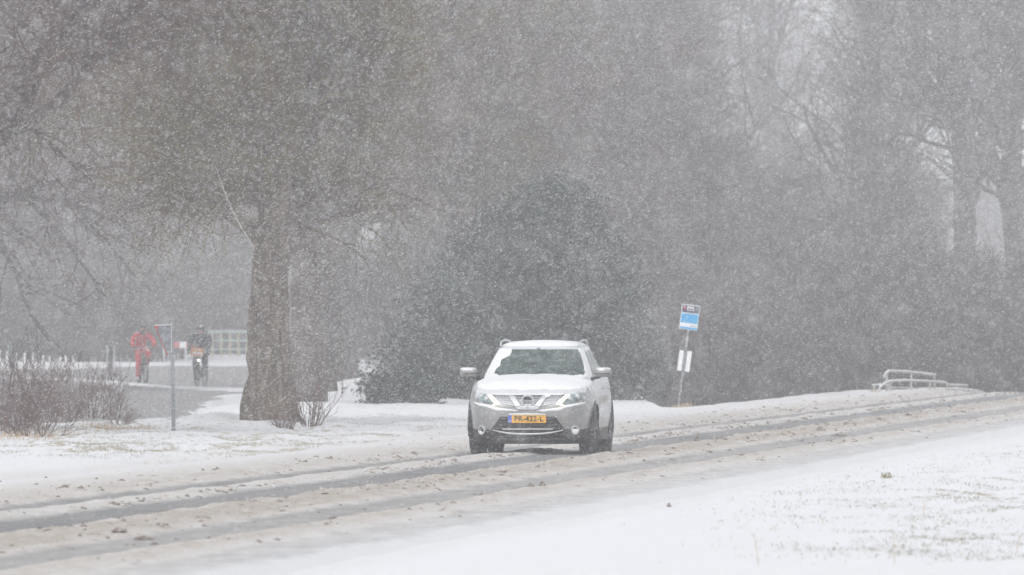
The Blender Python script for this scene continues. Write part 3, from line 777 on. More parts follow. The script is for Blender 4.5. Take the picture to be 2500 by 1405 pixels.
# ------------------------------------------------------------------ lumps of dirty snow on the road
M['clod'] = mat('dirty_snow', (.13, .10, .085), .9, nscale=14, col2=(.42, .37, .33), bump=.5)
M['clod_l'] = mat('grimy_snow', (.42, .36, .31), .9, nscale=10, col2=(.66, .62, .58), bump=.4)
def clod(px, py, w_, h_, label, dark=True, n=3):
    p = at(px, py); mb = MB(); z = float(road_z(np.array([p.x - p.y / 10]), np.array([p.y]))[0][0]) if p.x - p.y / 10 < RU1 else gh(p.x, p.y)
    sx = w_ / FPX * p.y / 2; sz = h_ / FPX * p.y / 2
    mb.blob((0, 0, sz * .6), 1, (sx * .55, sx * .8, sz), 12, 8, .35)
    for q in range(n * 2):
        a = random.uniform(-.75, .75); mb.blob((a * sx, random.uniform(-.1, .1), sz * .3), 1, (sx * .28, sx * .4, sz * random.uniform(.35, .8)), 9, 6, .4)
    o = mb.build('snow_clod', M['clod' if dark else 'clod_l'], None, False, loc=(p.x, p.y, z)); tag(o, label, 'snow clod', 'dirty snow clods on the road')
clod(1702, 1090, 20, 16, 'pinkish brown clod just left of the long dark clods')
clod(1756, 1084, 62, 13, 'long flat dark clod lying across the slush right of the car', n=5)
clod(2003, 1062, 26, 15, 'tall dark clod at the left of the pair far down the road')
clod(2048, 1071, 40, 9, 'low dark clod at the right of the pair far down the road', n=4)
clod(1856, 1134, 30, 12, 'pale rounded clod alone on the near half of the road', False)
clod(1296, 1202, 26, 13, 'left dark clod of two in the near slush below the car')
clod(1324, 1203, 18, 16, 'right dark clod of two in the near slush below the car')
clod(1633, 1234, 16, 12, 'lone brown clod on the edge of the clean snow')
clod(290, 1318, 40, 14, 'dark clod on the slush ridge at the lower left')
clod(352, 1328, 52, 13, 'long dark clod on the slush ridge at the lower left', n=5)
clod(808, 1138, 14, 9, 'small grey clod beside the far wheel track left of the car')
clod(785, 1214, 20, 9, 'low brown clod on the slush ridge in the middle left', False)
clod(2218, 1025, 22, 8, 'low brown clod far down the road near the crest')
clod(1207, 1240, 22, 11, 'grimy clod half sunk in the near slush', False)
clod(1108, 1270, 14, 12, 'little grimy clod in the foreground slush', False)
# crumbs
rg = np.random.default_rng(12); N = 15000
Yc = 76 + 230 * rg.random(N) ** 1.2
sel = rg.random(N)
uc = np.select([sel < .34, sel < .60, sel < .78, sel < .90], [-13.95 + .42 * rg.normal(size=N), -15.62 + .09 * rg.normal(size=N), -17.5 + .7 * rg.normal(size=N), -16.85 + .10 * rg.normal(size=N)], -12.1 + .5 * rg.normal(size=N))
Xc = uc + Yc / 10; clus = fbm(uc * 1.5, Yc * .25, 77, 3); k = (clus > .02) | (rg.random(N) < .12); Xc = Xc[k]; Yc = Yc[k]; uc = uc[k]; n = len(Xc)
s = (.004 + .020 * rg.random(n) ** 4) * (1 + Yc / 500)
oc = np.array([(1, 0, 0), (0, 1, 0), (-1, 0, 0), (0, -1, 0), (0, 0, 1), (0, 0, -1)], float)
V = oc[None] * s[:, None, None] * (.35 + 1.1 * rg.random((n, 6, 1))) * np.array([1.7, 1.7, .9])
V = V + np.stack([Xc, Yc, road_z(uc, Yc)[0]], 1)[:, None, :]
i = np.arange(n)[:, None] * 6
F = np.concatenate([np.concatenate([i + a, i + b_, i + c], 1) for a, b_, c in [(0, 1, 4), (1, 2, 4), (2, 3, 4), (3, 0, 4), (1, 0, 5), (2, 1, 5), (3, 2, 5), (0, 3, 5)]])
tag(obj('slush_crumbs', np_mesh('slush_crumbs', V.reshape(-1, 3), [F], [M['clod']])), 'crumbs of dirty slush thrown up by the wheels', kind='stuff')

# ------------------------------------------------------------------ the car
CAR_Y, CAR_X, YAW = 158.2, .222, 5.2
car = thing('car', 'silver grey SUV, snow on bonnet and roof, driving along the slushy road', 'car', (CAR_X, CAR_Y, .012), R(-YAW))
LEN = 4.38
ZP = [.17, .22, .30, .38, .46, .55, .63, .70, .76, .82, .88, .93]
FP = [.17, .10, .045, .02, .012, .01, .012, .02, .045, .085, .14, .215]
WP = [.80, .85, .885, .895, .90, .903, .903, .903, .90, .895, .885, .868]
def Ff(z): return np.interp(z, ZP, FP)
def Wf(z): return np.interp(z, ZP, WP)
def fy(x, z):
    """y of the front skin at (x, z)"""
    w_ = Wf(z); h_ = LEN / 2 - Ff(z)
    q = np.clip(1 - np.abs(np.asarray(x) / w_) ** 5.2, 0, 1) ** (1 / 5.2)
    return LEN / 2 - h_ * q
def ztop(y): return np.interp(y, [0, .25, .5, .8, 1.1, 2.0, 3.2, 4.0, 4.25, 4.38], [.93, .93, .965, 1.0, 1.035, 1.065, 1.10, 1.12, 1.08, 1.04])
# lower body
NK, NA = 30, 180
th = np.linspace(-math.pi, math.pi, NA, endpoint=False)
kz = np.linspace(0, 1, NK); zref = .17 + kz * .76
G = np.zeros((NK, NA, 3))
for i, z in enumerate(zref):
    e = 2 / 5.2
    x = Wf(z) * np.sign(np.sin(th)) * np.abs(np.sin(th)) ** e
    h_ = LEN / 2 - Ff(z); y = LEN / 2 - h_ * np.sign(np.cos(th)) * np.abs(np.cos(th)) ** e
    zz = .17 + (ztop(y) - .17) * kz[i]
    # tuck under the sills, shoulder crease, flared arches
    side = np.clip((np.abs(x) / Wf(z) - .9) / .1, 0, 1)
    fl = sum(.022 * np.exp(-((y - c) / .42) ** 4) for c in (.92, 3.57)) * side * np.exp(-((zz - .62) / .28) ** 2)
    x = x + np.sign(x) * (fl - .035 * side * np.exp(-((zz - .72) / .09) ** 2) * (np.exp(-((y - 2.25) / .85) ** 4)))
    G[i] = np.stack([x, y, zz], 1)
ii = np.arange(NK - 1)[:, None] * NA; jj = np.arange(NA)[None]
F = np.stack([(ii + jj), (ii + (jj + 1) % NA), (ii + NA + (jj + 1) % NA), (ii + NA + jj)], -1).reshape(-1, 4)
Vb = G.reshape(-1, 3); ce = Vb[F].mean(1)
WHEELS = [(.92, .352), (3.57, .352)]
hole = np.zeros(len(F), bool)
for wy_, wz_ in WHEELS:
    hole |= (np.hypot(ce[:, 1] - wy_, ce[:, 2] - wz_) < .385) & (np.abs(ce[:, 0]) > .6)
low = (ce[:, 2] < .385) & ~hole
grl = (ce[:, 1] < .5) & (np.abs(ce[:, 0]) < np.interp(ce[:, 2], [.30, .385, .44, .56], [.56, .54, .49, .37])) & (ce[:, 2] < .56) & (ce[:, 2] > .30)
def submesh(name, V, F, keep, m, parent, smooth=True, label=None):
    f = F[keep]; u_, inv = np.unique(f, return_inverse=True)
    o = obj(name, np_mesh(name, V[u_], [inv.reshape(f.shape)], [m], smooth=smooth), parent)
    if label: o['label'] = label
    return o
submesh('body', Vb, F, ~low & ~hole, M['paint'], car)
submesh('lower_cladding', Vb, F, low, M['plastic'], car)
# bonnet and deck
def deck(y0, y1, off, n=46, m=41, tmax=1.0, edge_noise=None):
    s = np.linspace(0, 1, n) ** 1.8; V = []
    for a in s:
        y = y0 + (y1 - y0) * a
        xe = .868 * max(0.0, 1 - abs((y - LEN / 2) / (LEN / 2 - .215)) ** 5.2) ** (1 / 5.2)
        zc = np.interp(y, [.215, .3, .5, .8, 1.12, 1.5, 4.4], [.93, .965, 1.035, 1.085, 1.125, 1.06, 1.0])
        t = np.linspace(-1, 1, m) * tmax
        z = ztop(y) + (max(zc, ztop(y)) - ztop(y)) * (1 - np.abs(t) ** 3.2)
        z = z + .016 * np.exp(-((np.abs(t) - .62) / .10) ** 2) * np.clip((y - .25) * 4, 0, 1) * (y < 1.2)
        V.append(np.stack([t * xe, np.full(m, y), z], 1))
    return np.array(V)
D = deck(.2151, 1.16, 0)
obj('bonnet', np_mesh('bonnet', D.reshape(-1, 3), [grid_faces(*D.shape[:2])], [M['paint']], smooth=True), car)
D = deck(1.16, 4.3, 0, 30)
obj('shoulder', np_mesh('shoulder', D.reshape(-1, 3), [grid_faces(*D.shape[:2])], [M['paint']], smooth=True), car)
# cabin
NC, NB = 26, 168
th = np.linspace(-math.pi, math.pi, NB, endpoint=False)
G = np.zeros((NC, NB, 3))
def cab(k):
    return (1.02 + (1.80 - 1.02) * k ** 1.05, 4.16 - .42 * k ** 1.6, .805 - .205 * k ** 1.25, 1.05 + .50 * k)
for i, k in enumerate(np.linspace(0, 1, NC)):
    y0, y1, w_, z = cab(k); e = 2 / 4.6
    x = w_ * np.sign(np.sin(th)) * np.abs(np.sin(th)) ** e
    y = (y0 + y1) / 2 - (y1 - y0) / 2 * np.sign(np.cos(th)) * np.abs(np.cos(th)) ** e
    G[i] = np.stack([x, y, np.full(NB, z)], 1)
ii = np.arange(NC - 1)[:, None] * NB; jj = np.arange(NB)[None]
F = np.stack([(ii + jj), (ii + (jj + 1) % NB), (ii + NB + (jj + 1) % NB), (ii + NB + jj)], -1).reshape(-1, 4)
Vc = G.reshape(-1, 3); ce = Vc[F].mean(1); kk = (ce[:, 2] - 1.05) / .5
wk = .805 - .205 * kk ** 1.25; y0k = 1.02 + .78 * kk ** 1.05
ws = (np.abs(ce[:, 0]) < wk * .905) & (ce[:, 1] < y0k + .8) & (kk > .06) & (kk < .93)
sidew = (np.abs(ce[:, 0]) > wk * .93) & (kk > .10) & (kk < .86) & (ce[:, 1] > y0k + .50) & (ce[:, 1] < 3.75 - .25 * kk) & ((np.abs(ce[:, 1] - 2.42) > .05))
rear = (np.abs(ce[:, 0]) < wk * .8) & (ce[:, 1] > 3.6) & (kk > .15) & (kk < .9)
submesh('cabin', Vc, F, ~ws & ~sidew & ~rear, M['paint'], car)
submesh('windscreen', Vc, F, ws, M['glass'], car)
submesh('side_window', Vc, F, sidew & (ce[:, 0] > 0) & (ce[:, 1] < 2.42), M['glass'], car)
submesh('side_window', Vc, F, sidew & (ce[:, 0] > 0) & (ce[:, 1] > 2.42), M['glass'], car)
submesh('side_window', Vc, F, sidew & (ce[:, 0] < 0) & (ce[:, 1] < 2.42), M['glass'], car)
submesh('side_window', Vc, F, sidew & (ce[:, 0] < 0) & (ce[:, 1] > 2.42), M['glass'], car)
submesh('rear_window', Vc, F, rear, M['glass'], car)
# roof
def roof_grid(off, inset, n=26, m=31):
    V = []
    for a in np.linspace(0, 1, n):
        y0, y1, w_, z = cab(1); y = (y0 + inset) + (y1 - y0 - 2 * inset) * a
        xe = (w_ - inset) * max(0., 1 - abs(2 * a - 1) ** 4.6) ** (1 / 4.6)
        t = np.linspace(-1, 1, m)
        V.append(np.stack([t * xe, np.full(m, y), z + .045 * (1 - np.abs(t) ** 2.2) * (1 - abs(2 * a - 1) ** 6) + off * (1 - np.abs(t) ** 10) * (1 - abs(2 * a - 1) ** 16)], 1))
    return np.array(V)
D = roof_grid(0, 0)
obj('roof', np_mesh('roof', D.reshape(-1, 3), [grid_faces(*D.shape[:2])], [M['paint']], smooth=True), car)
D = roof_grid(.042, .012); D[..., 2] += .004 + .006 * fbm(D[..., 0] * 4, D[..., 1] * 3, 110)
obj('roof_snow', np_mesh('roof_snow', D.reshape(-1, 3), [grid_faces(*D.shape[:2])], [M['snow']], smooth=True), car)
for s_ in (-1, 1):
    mb = MB(); mb.tube([(s_ * .565, 1.98, 1.555), (s_ * .567, 2.08, 1.618), (s_ * .57, 2.6, 1.640), (s_ * .565, 3.2, 1.632), (s_ * .555, 3.5, 1.605), (s_ * .55, 3.62, 1.555)], .014, 8)
    mb.build('roof_rail', M['chrome'], car, True)
# snow on the bonnet with a ragged front edge, drooping a little over the lamps
m_ = 90; n_ = 40; V = []
tt = np.linspace(-1, 1, m_)
lip = .262 + .10 * fbm(tt * 5, 0 * tt + 2, 120) + .028 * np.abs(tt) ** 2
for a in np.linspace(0, 1, n_) ** 1.5:
    y = lip + (1.155 - lip) * a
    xe = .868 * np.clip(1 - np.abs((y - LEN / 2) / (LEN / 2 - .215)) ** 5.2, 0, 1) ** (1 / 5.2) * .965
    zc = np.interp(y, [.215, .3, .5, .8, 1.12], [.93, .965, 1.035, 1.085, 1.125])
    z = ztop(y) + (np.maximum(zc, ztop(y)) - ztop(y)) * (1 - np.abs(tt) ** 3.2)
    th_ = (.006 + .030 * sst(0, .06, np.full(m_, a)) * (1 - np.abs(tt) ** 8) + .022 * fbm(tt * 5, y * 6, 130))
    V.append(np.stack([tt * xe, y, z + th_], 1))
V = np.array(V); fr = V[:1].copy(); fr[..., 2] -= .02; V = np.concatenate([fr, V])
obj('bonnet_snow', np_mesh('bonnet_snow', V.reshape(-1, 3), [grid_faces(V.shape[0], V.shape[1])], [M['snow']], smooth=True), car)
# snow at the foot and at the sides of the windscreen
def cabin_surf(x, k):
    y0, y1, w_, z = cab(k); h_ = (y1 - y0) / 2
    return (y0 + y1) / 2 - h_ * np.clip(1 - np.abs(x / w_) ** 4.6, 0, 1) ** (1 / 4.6), z, w_
def ws_snow(name, fn_lo, fn_hi, k0, k1, th0, nk=34, nt=26, sd_=140):
    V = []
    for k in np.linspace(k0, k1, nk):
        lo = fn_lo(k); hi = fn_hi(k) ; t = np.linspace(0, 1, nt); x = lo + (hi - lo) * t
        y, z, w_ = cabin_surf(x, k)
        d = th0 * np.clip(np.minimum(t, 1 - t) * 8, 0, 1) * min(1, (k - k0) * 20 + .1, (k1 - k) * 20 + .1) + .006 + .008 * fbm(x * 14, np.full(nt, k * 9), sd_)
        V.append(np.stack([x, y - d, np.full(nt, z) + d * .4], 1))
    V = np.array(V)
    return obj(name, np_mesh(name, V.reshape(-1, 3), [grid_faces(nk, nt)], [M['snow']], smooth=True), car)
jag = lambda k, s: .05 * float(fbm(np.array([k * 9.]), np.array([s * 1.]), s, 4)[0])
ws_snow('windscreen_snow', lambda k: -(.805 - .205 * k ** 1.25) * .985, lambda k: float(np.interp(k, [0, .2, .3, .45, .6, .75, .9, 1], [-.36, -.60, -.60, -.53, -.50, -.40, -.39, -.39])) + 1.6 * jag(k, 151), .02, .94, .018)
ws_snow('windscreen_snow', lambda k: float(np.interp(k, [0, .15, .3, .6, .75, 1], [.70, .70, .70, .655, .60, .555])) + 1.3 * jag(k, 152), lambda k: (.805 - .205 * k ** 1.25) * .985, .02, .94, .018)
V = []; xx = np.linspace(-.74, .74, 90)
topk = .085 + .20 * np.clip(fbm(xx * 7, 0 * xx, 160, 4), -.3, 1) + .06 * np.exp(-((xx - .12) / .10) ** 2) + .10 * np.clip((np.abs(xx) - .5) * 4, 0, 1)
for a in np.linspace(0, 1, 12):
    k = topk * a; y0 = 1.02 + .78 * np.maximum(k, 0) ** 1.05; w_ = .805 - .205 * np.maximum(k, 0) ** 1.25
    y = 2.59 - (2.59 - y0) * np.clip(1 - np.abs(xx / w_) ** 4.6, 0, 1) ** (1 / 4.6)
    d = .035 * (1 - a ** 4) + .008; V.append(np.stack([xx, y - d - .04 * (1 - a), 1.05 + .5 * k + .035 + .02 * (1 - a)], 1))
V = np.array(V); obj('wiper_snow', np_mesh('wiper_snow', V.reshape(-1, 3), [grid_faces(12, 90)], [M['snow']], smooth=True), car)
# interior
mb = MB(); mb.box(-.66, .66, 1.28, 1.62, .80, 1.10); mb.box(-.68, .68, 1.3, 3.9, .30, .62)
mb.build('dashboard', M['interior'], car, bevel=.03)
for s_ in (-1, 1):
    mb = MB(); mb.box(s_ * .36 - .25, s_ * .36 + .25, 2.15, 2.32, .6, 1.22); mb.box(s_ * .36 - .13, s_ * .36 + .13, 2.2, 2.3, 1.24, 1.42); mb.box(s_ * .36 - .25, s_ * .36 + .25, 1.8, 2.2, .55, .72)
    mb.build('seat', M['interior'], car, bevel=.04)
mb = MB(); mb.box(-.6, .6, 3.1, 3.25, .6, 1.2); mb.box(-.45, -.2, 3.1, 3.2, 1.2, 1.34); mb.box(.2, .45, 3.1, 3.2, 1.2, 1.34); mb.build('seat', M['interior'], car, bevel=.03, label='rear bench seat')
mb = MB(); mb.ring((.36, 1.72, 1.08), (0, -1, .35), .185, .016, 24, 6); mb.tube([(.36, 1.62, 1.0), (.36, 1.72, 1.08)], .03, 8); mb.build('steering_wheel', M['black'], car, True)
mb = MB(); mb.box(-.14, .14, 1.80, 1.83, 1.40, 1.475); mb.box(-.03, .03, 1.74, 1.80, 1.45, 1.53); mb.build('interior_mirror', M['black'], car, bevel=.012)
# underside
mb = MB(); mb.box(-.66, .66, .35, 4.1, .20, .34); mb.box(-.72, .72, 1.4, 3.1, .24, .40); mb.build('underside', M['black'], car)
# wheels
def wheel(x, y, steer=0):
    sgn = 1 if x > 0 else -1
    mb = MB(); mb.lathe([(.225, -.105), (.30, -.112), (.335, -.100), (.352, -.07), (.354, 0), (.352, .07), (.335, .100), (.30, .112), (.225, .105)], (x, y, .352), 'x', 48)
    ty = mb.build('tyre', M['tyre'], None, True)
    mb = MB()
    for q in range(60):
        t_ = q / 60 * 2 * math.pi
        for o_ in (-.066, -.022, .022, .066):
            c_ = Vector((x + o_, y + .354 * math.cos(t_ + o_ * 2), .352 + .354 * math.sin(t_ + o_ * 2)))
            u_ = Vector((0, -math.sin(t_), math.cos(t_))) * .011; v_ = Vector((.017, 0, 0)); r_ = Vector((0, math.cos(t_), math.sin(t_))) * .006
            mb.add([c_ - u_ - v_ + r_, c_ + u_ - v_ + r_, c_ + u_ + v_ + r_, c_ - u_ + v_ + r_, c_ - u_ - v_ - r_, c_ + u_ - v_ - r_, c_ + u_ + v_ - r_, c_ - u_ + v_ - r_], [(0, 1, 2, 3), (0, 4, 5, 1), (1, 5, 6, 2), (2, 6, 7, 3), (3, 7, 4, 0)])
    wh = bpy.data.objects.new('wheel', None); link(wh, car)
    ty.parent = wh; tdm = mb.build('tread', M['tyre'], wh)
    tdm['kind'] = 'stuff'
    mb = MB(); mb.lathe([(.03, sgn * .085), (.06, sgn * .09), (.06, sgn * .05), (.215, sgn * .03), (.232, sgn * .10), (.235, -sgn * .10)], (x, y, .352), 'x', 40)
    for q in range(5):
        t_ = q / 5 * 2 * math.pi + .3
        mb.tube([(x + sgn * .085, y + .04 * math.cos(t_), .352 + .04 * math.sin(t_)), (x + sgn * .08, y + .225 * math.cos(t_), .352 + .225 * math.sin(t_))], [.03, .022], 6)
    mb.build('rim', M['rim'], wh, True)
for wy_, _ in WHEELS:
    for s_ in (-1, 1):
        wheel(s_ * .785, wy_)
        mb = MB(); nn_ = 40; V = []; Fq = []
        for q in range(nn_ + 1):
            t_ = 0 + math.pi * q / nn_
            for (r_, xx_) in [(.372, .80), (.372, .878), (.385, .902), (.435, .904), (.450, .875)]:
                V.append((s_ * xx_, wy_ + r_ * math.cos(t_), max(.352 + r_ * math.sin(t_), .20)))
        for q in range(nn_):
            for r_ in range(4): Fq.append((q * 5 + r_, q * 5 + r_ + 1, q * 5 + r_ + 6, q * 5 + r_ + 5))
        mb.add(V, Fq); mb.build('wheel_arch', M['plastic'], car, True)
        mb = MB(); V = []; Fq = []
        for q in range(nn_ + 1):
            t_ = -.2 + (math.pi + .4) * q / nn_
            V += [(s_ * .60, wy_ + .40 * math.cos(t_), .352 + .40 * math.sin(t_)), (s_ * .90, wy_ + .40 * math.cos(t_), .352 + .40 * math.sin(t_))]
        for q in range(nn_): Fq.append((q * 2, q * 2 + 1, q * 2 + 3, q * 2 + 2))
        mb.add(V, Fq); mb.build('arch_liner', M['black'], car, True)
# patches that follow the front skin.  c = four corners (x, z)
def fpatch(mb, c, off=.004, th_=.006, nx=10, nz_2=6):
    c = np.array(c, float); a = np.linspace(0, 1, nx + 1)[:, None, None]; b_ = np.linspace(0, 1, nz_2 + 1)[None, :, None]
    P = (c[0] * (1 - a) + c[1] * a) * (1 - b_) + (c[3] * (1 - a) + c[2] * a) * b_
    y = fy(P[..., 0], P[..., 1])
    fr = np.stack([P[..., 0], y - off - th_, P[..., 1]], -1).reshape(-1, 3); bk = np.stack([P[..., 0], y - off + .02, P[..., 1]], -1).reshape(-1, 3)
    Fq = [tuple(f) for f in grid_faces(nx + 1, nz_2 + 1)]; n = len(fr); m1 = nz_2 + 1
    rim_ = [i * m1 for i in range(nx + 1)] + [nx * m1 + j for j in range(1, m1)] + [i * m1 + nz_2 for i in range(nx - 1, -1, -1)] + [j for j in range(nz_2 - 1, 0, -1)]
    Fq += [(rim_[i], rim_[(i + 1) % len(rim_)], rim_[(i + 1) % len(rim_)] + n, rim_[i] + n) for i in range(len(rim_))]
    mb.add(np.concatenate([fr, bk]), Fq); return mb
P_ = lambda cx, cy: ((cx - 864) / 702.7, (1291 - cy) / 702.7)     # crop pixel -> car front coordinates
Sy = lambda c: [(-x, z) for x, z in c]
for s_ in (-1, 1):
    f_ = (lambda c: c) if s_ < 0 else Sy
    # headlight
    mb = MB(); fpatch(mb, f_([P_(304, 652), P_(478, 684), P_(572, 788), P_(352, 742)]), .002, .006, 14, 8)
    hl = mb.build('headlight', M['lens'], car, True)
    mb = MB(); fpatch(mb, f_([P_(298, 644), P_(486, 678), P_(586, 796), P_(346, 752)]), -.006, .004, 14, 8); mb.build('lamp_housing', M['black'], hl)
    for (cx_, cy_, r_) in ((382, 700, .040), (445, 722, .034)):
        x_, z_ = P_(cx_, cy_); x_ = x_ if s_ < 0 else -x_
        mb = MB(); y_ = float(fy(x_, z_)) - .012
        mb.lathe([(0.001, -.012), (r_ * .6, -.009), (r_, 0)], (x_, y_, z_), 'y', 20); mb.build('reflector', M['chrome'], hl, True)
        mb = MB(); mb.ring((x_, y_ - .002, z_), (0, 1, 0), r_, .006, 20, 6); mb.build('reflector_ring', M['chrome'], hl, True)
    mb = MB(); fpatch(mb, f_([P_(450, 682), P_(488, 678), P_(575, 758), P_(532, 768)]), .014, .008, 10, 4); fpatch(mb, f_([P_(532, 768), P_(575, 758), P_(580, 778), P_(494, 790)]), .014, .008, 10, 4)
    mb.build('running_light', M['lamp'], hl)
    # fog lamp
    x_, z_ = P_(400, 1034); x_ = x_ if s_ < 0 else -x_; y_ = float(fy(x_, z_))
    nx_ = (float(fy(x_ + .02, z_)) - float(fy(x_ - .02, z_))) / .04; nrm = Vector((nx_, -1, 0)).normalized(); tg = Vector((-nrm.y, nrm.x, 0))
    ctr = Vector((x_, y_, z_)) + nrm * .012
    mb = MB(); mb.ring(ctr, nrm, .058, .010, 28, 8); fg = mb.build('fog_light', M['chrome'], car, True)
    def disc(r0, z_off, squash, noise_=0.0, name_='', m__=None):
        V = [ctr + nrm * (.012 + z_off)] ; Fq = []
        for q in range(24):
            t_ = q / 24 * 2 * math.pi; rr_ = r0 * (1 + noise_ * random.uniform(-1, 1))
            V.append(ctr + tg * (rr_ * math.cos(t_)) + Vector((0, 0, 1)) * (min(rr_ * math.sin(t_), squash)) )
            Fq.append((0, 1 + q, 1 + (q + 1) % 24))
        mb = MB(); mb.add(V, Fq); return mb.build(name_, m__, fg, True)
    disc(.055, -.004, 9, 0, 'fog_lens', M['lens'])
    ctr0 = ctr; ctr = ctr + nrm * .008 - Vector((0, 0, .004))
    disc(.052, .012, .020 if s_ > 0 else -.030, .05, 'fog_lamp_snow', M['snow'])
    # bodywork ledge dusted with snow under the lamp is left to the paint; door mirror
    mx_ = s_ * .95
    mb = MB(); mb.blob((mx_ + s_ * .02, 1.30, 1.180), 1, (.125, .085, .078), 20, 12); mr_ = mb.build('door_mirror', M['paint'], car, True)
    for v in mr_.data.vertices:
        v.co.z = 1.180 + max(-.062, min(.072, (v.co.z - 1.18) * 1.15)); v.co.x = mx_ + s_ * .02 + max(-.115, min(.115, (v.co.x - mx_ - s_ * .02) * 1.2))
    mb = MB(); mb.tube([(s_ * .80, 1.36, 1.085), (s_ * .86, 1.33, 1.11), (s_ * .92, 1.31, 1.125)], [.03, .026, .03], 8); mb.build('mirror_foot', M['plastic'], mr_, True)
    mb = MB(); mb.box(mx_ - .09, mx_ + .13, 1.212, 1.222, 1.160, 1.168); mb.build('mirror_seam', M['black'], mr_)
    # door handles
    for hy_ in (2.15, 3.05):
        mb = MB(); mb.tube([(s_ * .885, hy_, .945), (s_ * .905, hy_ + .03, .95), (s_ * .905, hy_ + .15, .955), (s_ * .885, hy_ + .18, .955)], .012, 6); mb.build('door_handle', M['paint'], car, True)
    # grille field between lamp and V
    mb = MB(); fpatch(mb, f_([P_(496, 680), P_(672, 690), P_(745, 804), P_(596, 770)]), .001, .003, 10, 6); gp = mb.build('grille', M['black'], car)
    mb = MB()
    for q in range(9):
        a = (q + .5) / 9; x0_ = 510 + 158 * a; x1_ = 600 + 140 * a
        fpatch(mb, f_([P_(x0_ - 4, 684), P_(x0_ + 3, 684), P_(x1_ + 3, 770 + 28 * a), P_(x1_ - 4, 770 + 28 * a)]), .006, .004, 1, 6)
    for q in range(4):
        a = (q + .5) / 4; fpatch(mb, f_([P_(500 + 85 * a, 684 + 84 * a), P_(676 + 66 * a, 694 + 100 * a), P_(676 + 66 * a, 700 + 100 * a), P_(500 + 85 * a, 690 + 84 * a)]), .006, .004, 8, 1)
    mb.build('grille_mesh', M['chrome'], gp)
    # chrome V arm
    mb = MB(); fpatch(mb, f_([P_(664, 688), P_(728, 688), P_(802, 792), P_(744, 806)]), .012, .012, 6, 10); fpatch(mb, f_([P_(744, 806), P_(802, 792), P_(864, 794), P_(864, 828)]), .012, .012, 10, 4)
    fpatch(mb, f_([P_(744, 806), P_(864, 828), P_(864, 830), P_(764, 828)]), .012, .012, 8, 2)
    mb.build('grille_surround', M['chrome'], car, True)
    # side sill and bonnet shut line
    mb = MB(); mb.box(s_ * .862 - .02, s_ * .862 + .02, 1.35, 3.12, .215, .34); mb.build('sill', M['plastic'], car, bevel=.015)
    for yy_ in (1.42, 2.42, 3.30):
        xb = .905
    mb = MB()
    for yy_ in (1.40, 2.43):
        mb.box(s_ * .862, s_ * .908, yy_, yy_ + .008, .42, 1.0)
mb = MB(); fpatch(mb, [P_(728, 688), P_(1000, 688), P_(926, 794), P_(802, 794)], .001, .003, 10, 6); gp = mb.build('grille', M['black'], car)
mb = MB()
for q in range(11):
    x0_ = 742 + q * 24; x1_ = 864 + (x0_ - 864) * .45
    fpatch(mb, [P_(x0_ - 3, 690), P_(x0_ + 3, 690), P_(x1_ + 3, 790), P_(x1_ - 3, 790)], .006, .004, 1, 6)
for q in range(4):
    a = (q + .5) / 4; fpatch(mb, [P_(732 + 70 * a, 692 + 98 * a), P_(996 - 70 * a, 692 + 98 * a), P_(996 - 70 * a, 697 + 98 * a), P_(732 + 70 * a, 697 + 98 * a)], .006, .004, 8, 1)
mb.build('grille_mesh', M['chrome'], gp)
# snow stuck in the grille top edge and drooping onto the right arm of the V
mb = MB(); fpatch(mb, [P_(470, 668), P_(1240, 668), P_(1190, 684), P_(520, 682)], .006, .01, 30, 2); fpatch(mb, [P_(1028, 676), P_(1096, 676), P_(1078, 702), P_(1036, 704)], .022, .012, 4, 4); mb.build('grille_snow', M['snow'], car, True)
# emblem
ex, ez = P_(862, 744); ey = float(fy(ex, ez)) - .03
mb = MB(); mb.ring((ex, ey - .004, ez), (0, 1, 0), .080, .016, 36, 8); em = mb.build('emblem', M['chrome'], car, True)
mb = MB(); mb.box(ex - .108, ex + .108, ey - .014, ey + .01, ez - .018, ez + .018); mb.build('emblem_bar', M['chrome'], em, bevel=.004)
mb = MB(); mb.lathe([(.001, 0), (.072, 0)], (ex, ey + .006, ez), 'y', 30); mb.build('emblem_back', M['black'], em)
def text_mesh(s, size, m, parent, loc, name='lettering', depth=.001, rot=(math.pi / 2, 0, 0), sx=1.0, spacing=1.0, bold=0.0):
    cu = bpy.data.curves.new('t', 'FONT'); cu.body = s; cu.size = size; cu.align_x = 'CENTER'; cu.align_y = 'CENTER'; cu.extrude = depth; cu.space_character = spacing; cu.offset = bold
    to = bpy.data.objects.new('t', cu); C.objects.link(to); dg = bpy.context.evaluated_depsgraph_get(); me = bpy.data.meshes.new_from_object(to.evaluated_get(dg)); bpy.data.objects.remove(to)
    me.materials.clear(); me.materials.append(m); me.name = name
    o = obj(name, me, parent, loc); o.rotation_euler = rot; o.scale = (sx, 1, 1); return o
text_mesh('NISSAN', .034, M['black'], em, (ex, ey - .0165, ez), sx=1.25)
